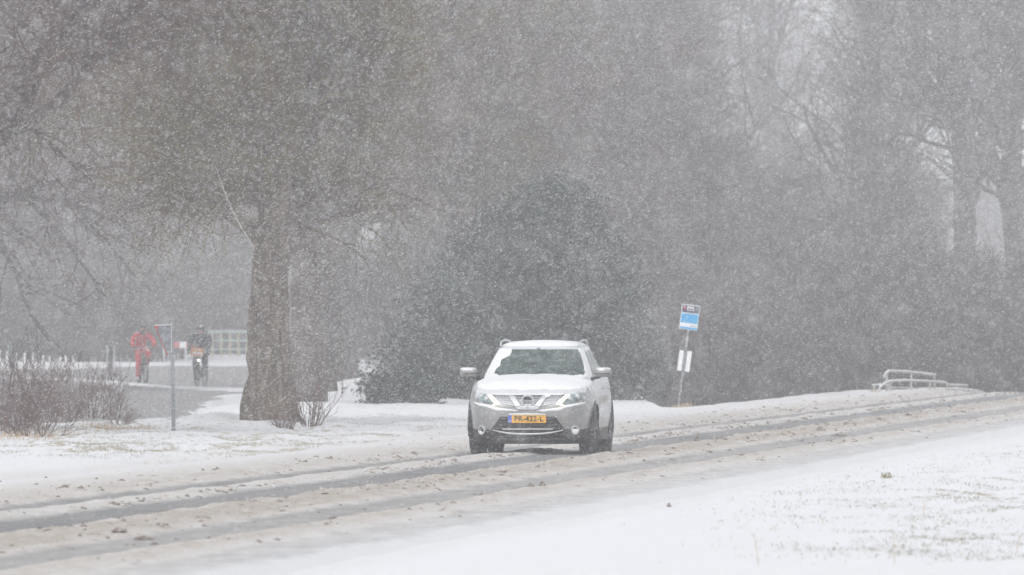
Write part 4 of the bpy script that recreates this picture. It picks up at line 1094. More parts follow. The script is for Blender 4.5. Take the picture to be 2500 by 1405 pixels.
# number plate
M['plate'] = mat('plate_yellow', (.80, .40, .03), .5, noise=.08, nscale=20); M['euro'] = mat('euro_blue', (.03, .12, .55), .5); M['ink'] = mat('ink', (.012, .012, .012), .6)
px0, pz1 = P_(668, 882); px1, pz0 = P_(1050, 962); py0 = -.026
mb = MB(); mb.box(px0, px1, py0, py0 + .02, pz0, pz1); pl = mb.build('number_plate', M['plate'], car, bevel=.003)
mb = MB(); mb.box(px0 + .002, px0 + .052, py0 - .0015, py0 + .002, pz0 + .003, pz1 - .003); mb.build('country_band', M['euro'], pl)
text_mesh('PR-422-L', .107, M['ink'], pl, ((px0 + .05 + px1) / 2, py0 - .002, (pz0 + pz1) / 2), sx=.98, spacing=1.06, bold=.0022)
text_mesh('NL', .03, M['white'], pl, (px0 + .027, py0 - .003, pz0 + .028))
mb = MB(); mb.tube([(px0 + .01, py0 + .002, pz1 + .008), ((px0 + px1) / 2, py0, pz1 + .012), (px1 - .005, py0 + .002, pz1 + .008)], [.010, .014, .010], 8); mb.build('plate_snow', M['snow'], pl, True)
# lower grille: black patch standing in for the shaded opening, with slats, two chrome strips
mb = MB(); fpatch(mb, [P_(590, 898), P_(1140, 898), P_(1240, 1035), P_(488, 1035)], .002, .004, 30, 10); fpatch(mb, [P_(488, 1035), P_(1240, 1035), P_(1180, 1090), P_(548, 1090)], .002, .004, 30, 4)
mth_ = mb.build('lower_grille', M['black'], car)
for q in range(5):
    z_ = .345 + q * .045; hw = float(np.interp(z_, [.30, .37, .44, .56], [.46, .53, .46, .385])) - .01
    mb = MB(); xx = np.linspace(-hw, hw, 14)
    mb.tube([(x, float(fy(x, z_)) - .006, z_) for x in xx], .008, 5); mb.build('slat', M['plastic'], mth_, True)
mb = MB(); xx = np.linspace(-.515, .515, 30)
zz = .312 + .062 * np.abs(xx / .515) ** 2.6
mb.tube([(x, float(fy(x, z_)) - .022, z_) for x, z_ in zip(xx, zz)], [.004 + .011 * (1 - abs(x / .515) ** 3) for x in xx], 8); mb.build('bumper_strip', M['chrome'], car, True)
mb = MB(); xx = np.linspace(-.36, .36, 20); mb.tube([(x, float(fy(x, .38)) - .015, .380) for x in xx], .009, 8); mb.build('bumper_strip', M['chrome'], car, True)
mb = MB(); xx = np.linspace(-.55, .55, 20); mb.tube([(x, float(fy(x, .24)) - .002, .235) for x in xx], .022, 8); mb.build('skid_plate', M['plastic'], car, True)
# snow lying on the brow of the bumper, left and right of the V
for s_ in (-1, 1):
    mb = MB(); tt = np.linspace(0, 1, 26); V = []
    for a in np.linspace(0, 1, 5):
        for t_ in tt:
            x_ = -(.80 - .66 * t_); zt = float(np.interp(t_, [0, .3, .55, 1], [.765, .735, .690, .650])); th_ = .010 + .034 * math.sin(math.pi * t_) ** .6 * (1 + 1.2 * float(fbm(np.array([t_ * 9.]), np.array([3. + s_]), 170)[0]))
            z_ = zt - th_ * a; x_ = x_ * -s_ if s_ > 0 else x_
            V.append((x_, float(fy(x_, z_)) - .006 - .010 * math.sin(math.pi * a), z_))
    mb.add(V, [tuple(f) for f in grid_faces(5, 26)]); mb.build('bumper_snow', M['snow'], car, True)
# wipers
for x0_, x1_ in ((-.55, -.02), (.05, .60)):
    mb = MB(); mb.tube([(x0_, 1.09, 1.100), (x1_, 1.06, 1.115)], .008, 6); mb.build('wiper', M['black'], car, True)
# snow strewn along the front of the bumper shoulder and front wings

# ------------------------------------------------------------------ the two riders and their bicycles
def skin_mesh(name, chains, m, parent, sub=2, label=None):
    """chains: list of (points, radii); first point of a later chain may be ('j', i) to join vertex i"""
    V = []; E = []; Rr = []
    for pts, rad in chains:
        prev = None
        for p, r in zip(pts, rad):
            if isinstance(p, int): prev = p; continue
            V.append(tuple(p)); Rr.append(r)
            if prev is not None: E.append((prev, len(V) - 1))
            prev = len(V) - 1
    me = bpy.data.meshes.new(name); me.from_pydata(V, E, [])
    o = bpy.data.objects.new(name, me); C.objects.link(o)
    md = o.modifiers.new('s', 'SKIN'); md.use_smooth_shade = True
    for i, sv in enumerate(me.skin_vertices[0].data):
        sv.radius = Rr[i] if hasattr(Rr[i], '__len__') else (Rr[i], Rr[i]); sv.use_root = (i == 0)
    sb = o.modifiers.new('d', 'SUBSURF'); sb.levels = sub; sb.render_levels = sub
    dg = bpy.context.evaluated_depsgraph_get(); dg.update()
    m2 = bpy.data.meshes.new_from_object(o.evaluated_get(dg)); bpy.data.objects.remove(o)
    m2.materials.clear(); m2.materials.append(m); m2.name = name
    q = obj(name, m2, parent)
    if label: q['label'] = label
    return q
M['skin'] = mat('skin', (.50, .27, .20), .6, noise=.1)
M['jred'] = mat('red_cloth', (.46, .006, .010), .8, noise=.25, nscale=9, snow=.10)
M['jdark'] = mat('dark_cloth', (.020, .024, .034), .8, noise=.4, nscale=9, snow=.12)
M['jblue'] = mat('trousers_cloth', (.025, .028, .036), .85, noise=.3, nscale=9, snow=.05)
M['wool'] = mat('black_wool', (.012, .012, .014), .9, noise=.4, nscale=30, snow=.05)
M['gold'] = mat('goggle_lens', (.45, .32, .02), .2, noise=.1)
M['shoe'] = mat('pale_shoe', (.45, .46, .48), .7, noise=.2, snow=.2)
M['frame_red'] = mat('dark_frame', (.03, .03, .035), .5, snow=.1)
M['bikelamp'] = mat('bike_lamp', (1, .95, .8), .4, emit=(1, .92, .70), es=3.0)

def bicycle(loc, rz, label, fat, board, lamp):
    b = thing('bicycle', label, 'bicycle', loc, rz, 'bicycles on the cycle path')
    tr_ = .030 if fat else .022; R_ = .345 - tr_
    for yy_ in (0, 1.07):
        mb = MB(); mb.ring((0, yy_, .345), (1, 0, 0), R_, tr_, 40, 8); w_ = mb.build('wheel', M['tyre'], b, True)
        mb = MB(); mb.ring((0, yy_, .345), (1, 0, 0), R_ - tr_ - .006, .010, 36, 6); mb.build('rim', M['rim'], w_, True)
        mb = MB()
        for q in range(18):
            t_ = q / 18 * 2 * math.pi; mb.tube([(.02 * (-1) ** q, yy_, .345), (0, yy_ + (R_ - tr_) * math.cos(t_), .345 + (R_ - tr_) * math.sin(t_))], .0016, 3)
        mb.tube([(-.05, yy_, .345), (.05, yy_, .345)], .022, 8); sp_ = mb.build('spokes', M['rim'], w_); sp_['kind'] = 'stuff'
    mb = MB(); mb.tube([(0, .16, .86), (0, .10, .72)], .022, 8)
    for s_ in (-1, 1): mb.tube([(s_ * .045, .10, .73), (s_ * .05, .0, .345)], [.017, .011], 6)
    mb.tube([(-.05, .10, .73), (.05, .10, .73)], .018, 6); mb.build('fork', M['frame_red'], b, True)
    mb = MB(); mb.tube([(0, .13, .78), (0, .62, .29)], .022, 8); mb.tube([(0, .16, .86), (0, .78, .80)], .018, 8); mb.tube([(0, .62, .29), (0, .80, .88)], .018, 8)
    for s_ in (-1, 1): mb.tube([(s_ * .03, .62, .29), (s_ * .06, 1.07, .345)], .010, 6); mb.tube([(s_ * .02, .78, .80), (s_ * .06, 1.07, .345)], .009, 6)
    mb.build('frame', M['frame_red'], b, True)
    mb = MB(); mb.tube([(0, .16, .86), (0, .19, 1.00), (0, .14, 1.04)], .015, 8)
    mb.tube([(-.30, .22, 1.03), (-.18, .17, 1.05), (0, .13, 1.04), (.18, .17, 1.05), (.30, .22, 1.03)], .013, 8); hb = mb.build('handlebar', M['galv'], b, True)
    for s_ in (-1, 1):
        mb = MB(); mb.tube([(s_ * .21, .18, 1.045), (s_ * .31, .225, 1.028)], .018, 8); mb.build('grip', M['black'], hb, True)
        mb = MB(); mb.tube([(s_ * .20, .17, 1.035), (s_ * .23, .11, 1.02), (s_ * .29, .13, 1.01)], .006, 5); mb.build('brake_lever', M['galv'], hb, True)
    mb = MB(); mb.tube([(0, .80, .88), (0, .815, .94)], .014, 8); mb.blob((0, .84, .95), 1, (.07, .13, .03), 12, 8); mb.build('saddle', M['black'], b, True)
    mb = MB(); mb.tube([(-.06, .62, .29), (.06, .62, .29)], .02, 8); mb.tube([(-.07, .62, .29), (-.08, .60, .125)], .010, 6); mb.tube([(.07, .62, .29), (.08, .64, .455)], .010, 6)
    mb.ring((.045, .62, .29), (1, 0, 0), .085, .006, 20, 4); mb.build('crank', M['galv'], b, True)
    for c_ in ((-.125, .60, .12), (.125, .64, .46)):
        mb = MB(); mb.box(c_[0] - .045, c_[0] + .045, c_[1] - .045, c_[1] + .045, c_[2] - .012, c_[2] + .012); mb.build('pedal', M['black'], b, bevel=.004)
    if fat:
        mb = MB(); mb.tube([(0, .44, .75), (0, .40, .60), (0, .55, .52)], .05, 8); mb.build('mudguard', M['plastic'], b, True)
    else:
        mb = MB(); mb.tube([(0, -.03, .70), (0, .12, .712), (0, .28, .60)], .024, 6); mb.build('mudguard', M['plastic'], b, True)
    if lamp:
        mb = MB(); mb.blob((.035, .035, .745), 1, (.033, .03, .033), 14, 9); mb.build('headlamp', M['bikelamp'], b, True)
        mb = MB(); mb.tube([(.035, .06, .745), (.03, .12, .76)], .012, 6); mb.build('lamp_bracket', M['black'], b, True)
    if board:
        M['orange'] = mat('orange_board', (.62, .24, .035), .6, noise=.1, nscale=12); M['cream'] = mat('cream_panel', (.72, .70, .68), .6)
        mb = MB(); mb.box(-.17, .17, .02, .045, .86, 1.09); bd = mb.build('front_board', M['orange'], b, bevel=.008)
        mb = MB(); mb.box(-.135, .135, .0165, .022, .885, .975); mb.build('panel', M['cream'], bd)
        for i_, (x_, w_) in enumerate([(-.115, .04), (-.07, .03), (-.032, .035), (.012, .03), (.05, .03), (.088, .022)]):
            mb = MB(); mb.box(x_, x_ + w_, .012, .018, .893, .928 - .006 * (i_ % 2)); mb.build('red_marking', M['red'], bd)
        for x_, w_, h_ in [(-.04, .045, .034), (.015, .03, .028), (.055, .05, .036)]:
            mb = MB(); mb.box(x_, x_ + w_, .012, .018, 1.02, 1.02 + h_); mb.build('pale_marking', M['cream'], bd)
        mb = MB(); mb.box(-.06, -.045, .012, .018, 1.0, 1.05); mb.build('dark_marking', M['black'], bd)
        mb = MB(); mb.tube([(0, .045, 1.02), (0, .13, 1.03)], .012, 6); mb.build('board_bracket', M['black'], b)
    return b

def rider(loc, rz, label, jm, tm_, hat_gog, wide, hatm, low_left=True):
    p = thing('person', label, 'person', loc, rz, None)
    # joints (bicycle coordinates: x right, y back, z up)
    hip = (0, .80, 1.02); sp1 = (0, .74, 1.20); ch = (0, .60, 1.38); nk = (0, .52, 1.50); hd = (0, .475, 1.60); tp = (0, .47, 1.70)
    sh = .185 if not wide else .19
    el = .34 if wide else .30
    ch_arm = {}
    for s_ in (-1, 1):
        ch_arm[s_] = [(s_ * sh, .57, 1.43), (s_ * (sh + .06), .52, 1.36), (s_ * el, .42, 1.20), (s_ * (el - .02), .30, 1.12), (s_ * .275, .235, 1.07)]
    legs = {}
    for s_ in (-1, 1):
        if s_ == -1: legs[s_] = [(s_ * .10, .78, 1.0), (s_ * .13, .52, .80), (s_ * .14, .40, .62), (s_ * .13, .50, .36), (s_ * .125, .60, .17)]
        else: legs[s_] = [(s_ * .10, .78, 1.0), (s_ * .14, .52, .93), (s_ * .16, .32, .86), (s_ * .145, .48, .66), (s_ * .125, .645, .51)]
    # body: one continuous figure
    bodyc = [([hip, sp1, ch, nk, hd, tp], [(.12, .09), (.11, .08), (.12, .075), (.050, .050), (.078, .092), (.06, .07)])]
    # vertex ids 0..5
    for s_ in (-1, 1): bodyc.append(([2] + ch_arm[s_], [0] + [.048, .044, .038, .032, .026]))
    for s_ in (-1, 1): bodyc.append(([0] + legs[s_], [0] + [.07, .065, .050, .042, .036]))
    skin_mesh('body', bodyc, M['skin'], p, 2)
    # face
    mb = MB(); mb.blob((0, .377, 1.585), 1, (.014, .022, .020), 8, 6); mb.build('nose', M['skin'], p, True)
    for s_ in (-1, 1):
        mb = MB(); mb.blob((s_ * .03, .386, 1.61), 1, (.011, .008, .007), 8, 6); mb.build('eye', M['black'], p, True)
        mb = MB(); mb.blob((s_ * .082, .47, 1.59), 1, (.010, .018, .028), 8, 6); mb.build('ear', M['skin'], p, True)
    mb = MB(); mb.blob((0, .388, 1.545), 1, (.024, .008, .005), 8, 6); mb.build('mouth', M['red'], p, True)
    # jacket
    jc = [([(0, .80, .98), (0, .79, 1.10), sp1, ch, (0, .545, 1.475)], [(.175, .13), (.17, .135), (.165, .135), (.18, .135), (.085, .08)])]
    for s_ in (-1, 1): jc.append(([3] + ch_arm[s_], [0] + [.085, .078, .072, .060, .045]))
    jk = skin_mesh('jacket', jc, jm, p, 2)
    mb = MB(); mb.tube([(0, .505 - .075, 1.46), (0, .57 - .13, 1.30), (0, .62 - .10, 1.12)], .006, 5); mb.build('zip', M['galv'], jk, True)
    mb = MB(); mb.ring((0, .505, 1.495), (0, -.25, 1), .068, .028, 20, 8); mb.build('collar' if not hat_gog else 'scarf', jm if not hat_gog else M['wool'], p, True)
    tc_ = [([hip, (0, .80, .95)], [(.16, .13), (.15, .12)])]
    for s_ in (-1, 1):
        L_ = legs[s_]; tc_.append(([1] + L_, [0] + [.108, .104, .088, .080, .074]))
    skin_mesh('trousers', tc_, tm_, p, 2)
    for s_ in (-1, 1):
        f_ = legs[s_][-1]
        skin_mesh('shoe', [([(f_[0], f_[1] + .06, f_[2] - .015), (f_[0], f_[1], f_[2] - .01), (f_[0] + s_ * .008, f_[1] - .08, f_[2] - .028), (f_[0] + s_ * .012, f_[1] - .155, f_[2] - .032)], [.042, .048, .042, .030])], M['shoe'], p, 1)
        # glove: palm, four bent fingers of unequal length round the grip, thumb from the side of the palm
        hx, hy_, hz_ = s_ * .270, .215, 1.055
        gc = [([(s_ * .278, .245, 1.075), (hx, hy_ + .005, hz_ + .012), (hx - s_ * .0, hy_ - .018, hz_ + .010)], [.028, .034, .030])]
        gl = skin_mesh('glove', gc, M['wool'], p, 1)
        for q, (dx, ln) in enumerate([(-.033, .92), (-.011, 1.0), (.011, .95), (.033, .78)]):
            xx_ = hx + s_ * dx; mb = MB()
            mb.tube([(xx_, hy_ - .015, hz_ + .012), (xx_, hy_ - .045 * ln, hz_ + .004), (xx_, hy_ - .052 * ln, hz_ - .022), (xx_, hy_ - .030 * ln, hz_ - .038)], [.011, .0105, .010, .008], 7); mb.build('finger', M['wool'], gl, True)
        mb = MB(); mb.tube([(hx - s_ * .028, hy_ + .012, hz_ + .004), (hx - s_ * .048, hy_ - .004, hz_ - .014), (hx - s_ * .046, hy_ - .020, hz_ - .028)], [.013, .012, .009], 7); mb.build('thumb', M['wool'], gl, True)
    # hat
    mb = MB(); mb.blob((0, .478, 1.655), 1, (.096, .108, .075), 18, 10, .02); ht = mb.build('hat', hatm, p, True)
    mb = MB(); mb.ring((0, .475, 1.642), (0, .12, 1), .086, .018, 22, 6); mb.build('hat_band', hatm, ht, True)
    if hat_gog:
        mb = MB(); mb.blob((0, .398, 1.632), 1, (.060, .026, .024), 14, 8); mb.build('goggles', M['gold'], p, True)
        mb = MB(); mb.blob((0, .415, 1.545), 1, (.062, .045, .048), 14, 8); mb.build('face_mask', M['wool'], p, True)
    else:
        mb = MB(); mb.ring((0, .495, 1.60), (0, .9, .35), .092, .026, 24, 8); mb.build('hood', jm, p, True)
    return p

def gh2(X, Y): return float(base_h(np.array([X]), np.array([Y]))[0]) + .012
pl_ = at(356, 937)
q_ = gh2(pl_.x, pl_.y)
bicycle((pl_.x - .0, pl_.y, q_), R(13), 'dark mountain bicycle ridden by the person in red', True, False, False)
rider((pl_.x, pl_.y, q_), R(13), 'person in red jacket and trousers, black hat and goggles, riding a bicycle', M['jred'], M['jred'], True, True, M['wool'])
pr_ = at(481, 946)
q_ = gh2(pr_.x, pr_.y)
bicycle((pr_.x, pr_.y, q_), R(-10), 'dark bicycle with lit lamp and orange and white front board', False, True, True)
rr_ = rider((pr_.x, pr_.y, q_), R(-10), 'person in dark blue jacket and dark hat riding behind an orange front board', M['jdark'], M['jblue'], False, False, M['jdark'])

# ------------------------------------------------------------------ bus stop pole (leaning)
M['navy'] = mat('navy_print', (.025, .03, .10), .5); M['cyan'] = mat('cyan_print', (.03, .34, .66), .5, noise=.06, nscale=9); M['greyp'] = mat('grey_print', (.20, .21, .22), .6)
b0 = at(1655, 990); s_px = b0.y / FPX
bs = thing('bus_stop_sign', 'leaning bus stop pole with blue and white plate and a timetable below', 'sign', (b0.x, b0.y, gh(b0.x, b0.y) - .02), 0)
bs.rotation_euler = (0, R(7.4), R(6))
mb = MB(); mb.tube([(0, 0, -.2), (0, 0, 2.43)], .018, 10); mb.build('pole', M['galv'], bs, True)
def plate(x0, x1, z0, z1, y0, y1, m, parent, name, bev=.0):
    mb = MB(); mb.box(x0, x1, y0, y1, z0, z1); return mb.build(name, m, parent, bevel=bev)
k = s_px
w2 = .205
pl_b = plate(-w2 - .01, w2 - .01, 1.72, 2.28, -.045, -.025, M['white'], bs, 'stop_plate', .008)
plate(-w2 + .005, w2 - .025, 2.095, 2.262, -.050, -.044, M['navy'], pl_b, 'header')
plate(-.09, .06, 2.15, 2.235, -.054, -.049, M['white'], pl_b, 'icon_panel')
plate(-w2 + .004, w2 - .024, 1.865, 2.075, -.050, -.044, M['cyan'], pl_b, 'blue_field')
plate(-w2 + .002, w2 - .022, 1.73, 1.775, -.050, -.044, M['cyan'], pl_b, 'blue_strip')
plate(.02, .165, 1.800, 1.815, -.050, -.044, M['greyp'], pl_b, 'print_line')
plate(-.175, -.125, 2.165, 2.215, -.0545, -.049, M['red'], pl_b, 'operator_mark')
plate(.10, .165, 2.165, 2.185, -.0545, -.049, M['greyp'], pl_b, 'print_line'); plate(.10, .165, 2.195, 2.215, -.0545, -.049, M['greyp'], pl_b, 'print_line')
plate(-.06, .03, 2.092, 2.100, -.050, -.044, M['greyp'], pl_b, 'print_line')
bi = plate(-.075, .045, 2.170, 2.208, -.0575, -.053, M['ink'], pl_b, 'bus_pictogram', .006)
for x_ in (-.055, .02):
    mb = MB(); mb.lathe([(.0005, -.003), (.012, -.003), (.012, .003)], (x_, -.056, 2.167), 'y', 12); mb.build('pictogram_wheel', M['ink'], pl_b)
for q in range(4): plate(-.068 + q * .026, -.050 + q * .026, 2.188, 2.202, -.0595, -.057, M['white'], pl_b, 'pictogram_window')
pl_b.location.z = .10
tb = plate(-.145, .145, .75, 1.24, -.045, -.025, M['greyp'], bs, 'timetable_case', .006)
plate(-.140, -.045, .765, 1.225, -.052, -.044, M['white'], tb, 'timetable_sheet'); plate(.040, .140, .765, 1.225, -.052, -.044, M['white'], tb, 'timetable_sheet'); tb.location.z = .12

# ------------------------------------------------------------------ grey plate on a pole, seen from behind, with a red edged triangle
b0 = at(424, 1048); k = b0.y / FPX
gp_ = thing('road_sign', 'grey backed road sign with red slanting edge on a tall grey post', 'sign', (b0.x, b0.y, gh(b0.x, b0.y) - .02), 0)
mb = MB(); mb.tube([(0, 0, -.1), (-.01, 0, .9), (-.045, 0, 1.92)], [.036, .034, .030], 12); mb.build('pole', M['galv'], gp_, True)
X_ = lambda px: (px - 424) * k
Z_ = lambda py: (1048 - py) * k
M['slate'] = mat('weathered_grey_plate', (.24, .26, .29), .6, noise=.3, nscale=7)
mb = MB(); c = [(378, 786), (417, 785), (419, 849), (405, 850)]
fr = [(X_(x), -.055, Z_(y)) for x, y in c]; bk = [(x, y + .012, z) for x, y, z in fr]
mb.add(fr + bk, [(0, 1, 2, 3), (7, 6, 5, 4), (0, 4, 5, 1), (1, 5, 6, 2), (2, 6, 7, 3), (3, 7, 4, 0)]); sp_ = mb.build('plate', M['slate'], gp_)
for n_, (a_, b_, m__, w_) in enumerate([((377, 786), (418, 784), M['white'], 2.2), ((418, 784), (419, 851), M['white'], 1.8), ((405, 851), (421, 851), M['white'], 1.8)]):
    mb = MB(); mb.tube([(X_(a_[0]), -.058, Z_(a_[1])), (X_(b_[0]), -.058, Z_(b_[1]))], w_ * k * .62, 6); mb.build('edge_strip', m__, sp_)
mb = MB(); mb.tube([(X_(377), -.064, Z_(786)), (X_(392), -.062, Z_(818)), (X_(409), -.064, Z_(860))], [.007, .009, .013], 6); mb.build('red_edge', M['red'], gp_)
mb = MB(); mb.box(X_(379), X_(387), -.062, -.054, Z_(794), Z_(787)); mb.build('red_corner', M['red'], sp_)
for z_ in (1.5, 1.86):
    mb = MB(); mb.box(-.09, .02, -.05, .04, z_ - .015, z_ + .015); mb.build('clamp', M['galv'], gp_)

# barrier board across the path behind the sign, on two posts
b0 = at(428, 897, 452); k = b0.y / FPX; zb = gh(b0.x, b0.y)
br = thing('barrier_board', 'red and white barrier board on two pale posts between the riders', 'barrier', (b0.x, b0.y, zb), 0)
mb = MB(); 
for i_, (x0, x1, m__) in enumerate([(414, 421, 'white'), (421, 438, 'red'), (438, 455, 'white'), (455, 470, 'red')]):
    plate((x0 - 428) * k, (x1 - 428) * k, (897 - 855) * k, (897 - 840) * k, -.03, 0, M[m__], br, 'board')
for px in (400, 453):
    mb = MB(); mb.tube([((px - 428) * k + .02, .02, -.15), ((px - 428) * k, .02, (897 - 852) * k)], .030, 8); mb.build('post', M['white'], br, True)

# wooden railing of the bridge, far behind on the left
M['wood'] = mat('yellowish_timber', (.56, .48, .28), .7, noise=.15, nscale=5, snow=.1); M['rail'] = mat('pale_green_rail', (.46, .56, .52), .6, noise=.12, snow=.1)
YR = 478.0; b0 = at(512, 870, YR); k = YR / FPX; zr = gh(b0.x, YR)
rl = thing('bridge_railing', 'railing with yellowish posts and pale green rails left of the big trunk', 'railing', (b0.x, YR, b0.z), 0)
for q in range(7):
    px = 519 + q * 21.2
    plate((px - 3.0 - 512) * k, (px + 3.0 - 512) * k, -.3, 60 * k, -.05, .05, M['wood'], rl, 'post')
for z0, h_ in ((62, 6), (40.5, 4.5), (19, 4.5)):
    mb = MB(); mb.box((508 - 512) * k, (668 - 512) * k, -.09, -.052, (z0 - h_) * k, z0 * k); mb.build('rail', M['rail'], rl)
mb = MB(); mb.box((508 - 512) * k, (668 - 512) * k, -.10, .06, 62.2 * k, 63.4 * k); mb.build('rail_snow', M['snow'], rl)

# row of pale stakes at the far left
M['stake'] = mat('pale_stake', (.72, .73, .74), .7, noise=.1, snow=.1)
names = ['pale stake at the far left edge', 'pale stake left of the dark post', 'pale stake just right of the dark post', 'tall pale stake fourth from the left edge', 'thick pale stake fifth from the left edge', 'pale stake sixth from the left edge', 'pale stake in the middle of the right half of the row', 'thin pale stake third from the right end of the row', 'pale stake second from the right end of the row', 'pale stake at the right end of the row']
for i, (px, top, bot) in enumerate([(2, 856, 905), (16, 858, 903), (38, 860, 903), (61, 862, 906), (81, 862, 910), (103, 868, 904), (123, 872, 908), (145, 872, 905), (164, 868, 906), (178, 870, 905)]):
    p = at(px, bot, 400 + i * 2); z = gh(p.x, p.y); hh = (bot - top) * p.y / FPX
    mb = MB(); lean = random.uniform(-.05, .05); mb.tube([(0, 0, p.z - z - .3), (lean, 0, p.z - z + hh)], [.052, .044], 8)
    o = mb.build('stake', M['stake'], None, True, loc=(p.x, p.y, z)); tag(o, names[i], 'stake', 'pale stakes along the path')
M['dgreen'] = mat('dark_green_post', (.018, .032, .028), .6, noise=.3)
for px, top, bot, w_, l_ in [(29, 834, 905, 15, 'dark green post with small pale green reflector among the stakes'), (270, 846, 900, 12, 'dark post between two thin pale stakes, left of the rider in red')]:
    p = at(px, bot, 415); z = gh(p.x, p.y); k = p.y / FPX
    t_ = thing('marker_post', l_, 'post', (p.x, p.y, p.z), 0)
    mb = MB(); mb.lathe([(.001, -.2), (w_ * k / 2, -.2), (w_ * k / 2, (bot - top) * k * .86), (w_ * k * .42, (bot - top) * k * .95), (w_ * k * .25, (bot - top) * k), (.001, (bot - top) * k * 1.005)], (0, 0, 0), 'z', 14); mb.build('post', M['dgreen'], t_, True)
    if px < 100:
        M['reflector'] = mat('green_reflector', (.35, .75, .30), .4)
        mb = MB(); mb.box(-w_ * k * .62, -w_ * k * .42, -w_ * k * .6, -w_ * k * .3, (905 - 851) * k, (905 - 846) * k); mb.build('reflector', M['reflector'], t_)
    else:
        for s_ in (-1, 1):
            mb = MB(); mb.tube([(s_ * w_ * k * .72, 0, -.2), (s_ * w_ * k * .72 + .01, 0, (bot - top) * k * 1.05)], .022, 6); mb.build('stake', M['stake'], t_)

# white marker board in the gap between the trees
b0 = at(860, 914, 372); k = b0.y / FPX
wb = thing('marker_board', 'small white board on a dark post between the tree row and the evergreen', 'sign', (b0.x, b0.y, b0.z), 0)
plate(2 * k, 31 * k, 12 * k, 37.5 * k, -.03, -.008, M['white'], wb, 'board', .004)
mb = MB(); mb.tube([(0, 0, -.5), (0, 0, 38 * k)], .022, 8); mb.build('post', M['galv'], wb)

# ------------------------------------------------------------------ snow-capped crash barriers at the bend
M['barrier'] = mat('barrier_steel', (.36, .36, .33), .5, metal=.3, noise=.2, snow=.1)
def barrier(pts, label, beam=.10, posts=(), Y=290, cap=True, r=.027):
    P = [at(px, py, Y + dy) for px, py, dy in pts]; o0 = P[0].copy()
    t_ = thing('crash_barrier', label, 'barrier', o0, 0, 'snow capped rails at the bend')
    L_ = [p - o0 for p in P]
    # finer curve
    Q = []
    for i in range(len(L_) - 1):
        for a in np.linspace(0, 1, 6)[:-1]: Q.append(L_[i].lerp(L_[i + 1], a))
    Q.append(L_[-1])
    mb = MB(); mb.tube(Q, r, 8); mb.build('rail', M['barrier'], t_, True)
    if cap: mb = MB(); mb.tube([q + Vector((0, 0, r * .9)) for q in Q], [r * .95 * (1 + .15 * random.uniform(-1, 1)) for _ in Q], 8); mb.build('rail_snow', M['snow'], t_, True)
    for px, y0, y1, dy in posts:
        a = at(px, y0, Y + dy) - o0; b_ = at(px, y1, Y + dy) - o0
        mb = MB(); mb.tube([b_ - Vector((0, 0, .25)), a], .032, 6); mb.build('post', M['barrier'], t_, True)
    return t_
barrier([(2145, 958, -2), (2150, 945, -2), (2160, 937, -1), (2174, 932, 0), (2210, 930, 1), (2260, 932, 3), (2306, 935, 5), (2316, 941, 6), (2362, 943, 8)], 'long front rail with thick snow cap curving down to the ground at its left end', posts=[(2174, 932, 960, 0), (2225, 931, 962, 1), (2270, 933, 962, 3), (2312, 937, 962, 5)])
barrier([(2158, 925, 3), (2161, 914, 3), (2170, 907, 3), (2200, 908, 4), (2245, 912, 5), (2284, 917, 6)], 'short upper rail standing behind the long snow capped rail', r=.026, posts=[(2165, 911, 950, 3), (2225, 910, 950, 5), (2282, 917, 950, 6)])
barrier([(2128, 941, 6), (2150, 940, 6), (2172, 941, 6)], 'stub of thin rail poking out left of the long rail, behind it', r=.016, posts=[(2134, 941, 962, 6)])
barrier([(2312, 951, 8), (2340, 953, 10), (2372, 955, 12), (2392, 962, 14)], 'low rail running on right of the long rail towards the crest', r=.024, posts=[(2330, 952, 965, 9), (2360, 954, 966, 11)])
barrier([(2165, 946, 9), (2190, 947, 9), (2250, 948, 10), (2300, 950, 12)], 'lower thin rail seen beneath the long snow capped rail', r=.020, cap=False, posts=[(2245, 948, 962, 10)])


# ------------------------------------------------------------------ falling snow: one mass of wind-driven flakes
def flake_block(seed, size=6.0, dens=15.0, small=.0):
    rg = np.random.default_rng(seed); n = int(size ** 3 * dens)
    c = (rg.random((n, 3)) - .5) * size
    L = (.0052 + .0072 * rg.random(n) ** 1.6)[:, None]; W = L * (.22 + .12 * rg.random(n))[:, None]
    a = np.radians(22 + 9 * rg.normal(size=n))
    d = np.stack([np.cos(a), .25 * rg.normal(size=n), np.sin(a)], 1); d = norm(d)
    b = norm(np.cross(d, rg.normal(size=(n, 3)))); e = np.cross(d, b)
    V = np.stack([c - d * L, c + b * W, c - b * W * .5 + e * W * .87, c - b * W * .5 - e * W * .87, c + d * L], 1).reshape(-1, 3)
    i = np.arange(n)[:, None] * 5
    F = np.concatenate([np.concatenate([i + p_, i + q_, i + r_], 1) for p_, q_, r_ in [(0, 2, 1), (0, 3, 2), (0, 1, 3), (4, 1, 2), (4, 2, 3), (4, 3, 1)]])
    return V, F
V, F = flake_block(3)
fs = obj('falling_snow', np_mesh('falling_snow', V, [F], [M['flake']], smooth=True))
tag(fs, 'snowflakes driven slantwise by the wind through the whole air', kind='stuff')
g = bpy.data.node_groups.new('falling_snow_nodes', 'GeometryNodeTree')
g.interface.new_socket('Geometry', in_out='INPUT', socket_type='NodeSocketGeometry'); g.interface.new_socket('Geometry', in_out='OUTPUT', socket_type='NodeSocketGeometry')
gi = g.nodes.new('NodeGroupInput'); go = g.nodes.new('NodeGroupOutput'); jn = g.nodes.new('GeometryNodeJoinGeometry')
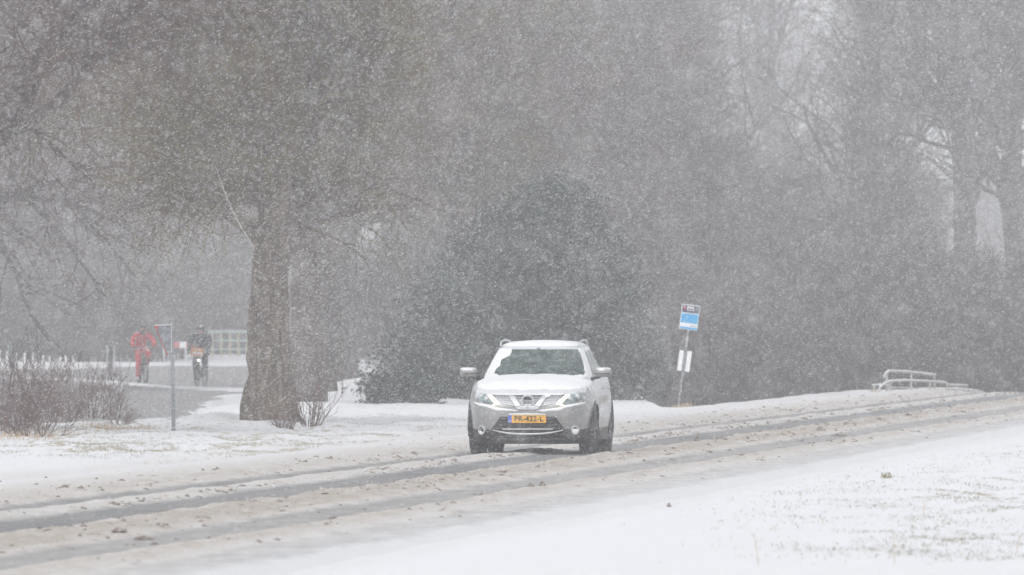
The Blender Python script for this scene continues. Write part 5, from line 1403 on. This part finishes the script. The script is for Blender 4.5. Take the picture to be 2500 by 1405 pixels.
for li, z in enumerate((2.9, 8.8, 14.7, 20.6)):
    nx = 7 if li < 3 else 7; ny = 62
    gr = g.nodes.new('GeometryNodeMeshGrid'); gr.inputs['Size X'].default_value = 5.9 * (nx - 1); gr.inputs['Size Y'].default_value = 5.9 * (ny - 1)
    gr.inputs['Vertices X'].default_value = nx; gr.inputs['Vertices Y'].default_value = ny
    tf = g.nodes.new('GeometryNodeTransform'); tf.inputs['Translation'].default_value = (-.5 + li * .8, 12 + 5.9 * (ny - 1) / 2 + li, z)
    g.links.new(gr.outputs[0], tf.inputs[0]); g.links.new(tf.outputs[0], jn.inputs[0])
ip = g.nodes.new('GeometryNodeInstanceOnPoints')
jt = g.nodes.new('FunctionNodeRandomValue'); jt.data_type = 'FLOAT_VECTOR'; jt.inputs[0].default_value = (-3, -3, -3); jt.inputs[1].default_value = (3, 3, 3)
spn = g.nodes.new('GeometryNodeSetPosition'); g.links.new(jn.outputs[0], spn.inputs[0]); g.links.new(jt.outputs[0], spn.inputs['Offset'])
g.links.new(spn.outputs[0], ip.inputs['Points']); g.links.new(gi.outputs[0], ip.inputs['Instance'])
# half turns about the line of sight keep the slant of the flakes but break up the repeat
rv = g.nodes.new('FunctionNodeRandomValue'); rv.data_type = 'INT'; rv.inputs[4].default_value = 0; rv.inputs[5].default_value = 1
mm = g.nodes.new('ShaderNodeMath'); mm.operation = 'MULTIPLY'; mm.inputs[1].default_value = math.pi
g.links.new(rv.outputs[2], mm.inputs[0]); cx = g.nodes.new('ShaderNodeCombineXYZ'); g.links.new(mm.outputs[0], cx.inputs['Y'])
e2 = g.nodes.new('FunctionNodeEulerToRotation'); g.links.new(cx.outputs[0], e2.inputs[0]); g.links.new(e2.outputs[0], ip.inputs['Rotation'])
g.links.new(ip.outputs[0], go.inputs[0])
md = fs.modifiers.new('snowfall', 'NODES'); md.node_group = g

# masses of twigs, leaves, blades and mesh too fine to pick apart
for o in C.objects:
    if o.parent is not None and o.name.split('.')[0] in ('crown', 'stems', 'leaves', 'blades', 'grille_mesh'): o['kind'] = 'stuff'

# haze: the air full of fine snow
HAZE = 0.00102
mb = MB(); mb.box(-640, 640, -80, 1450, -6, 48)
hm = bpy.data.materials.new('haze'); hm.use_nodes = True; t = hm.node_tree; t.nodes.clear()
pv = t.nodes.new('ShaderNodeVolumePrincipled'); pv.inputs['Density'].default_value = HAZE; pv.inputs['Color'].default_value = (.95, .95, .97, 1)
om = t.nodes.new('ShaderNodeOutputMaterial'); t.links.new(pv.outputs[0], om.inputs['Volume'])
hz = mb.build('haze', hm); tag(hz, 'pale air thick with fine snow', kind='stuff')
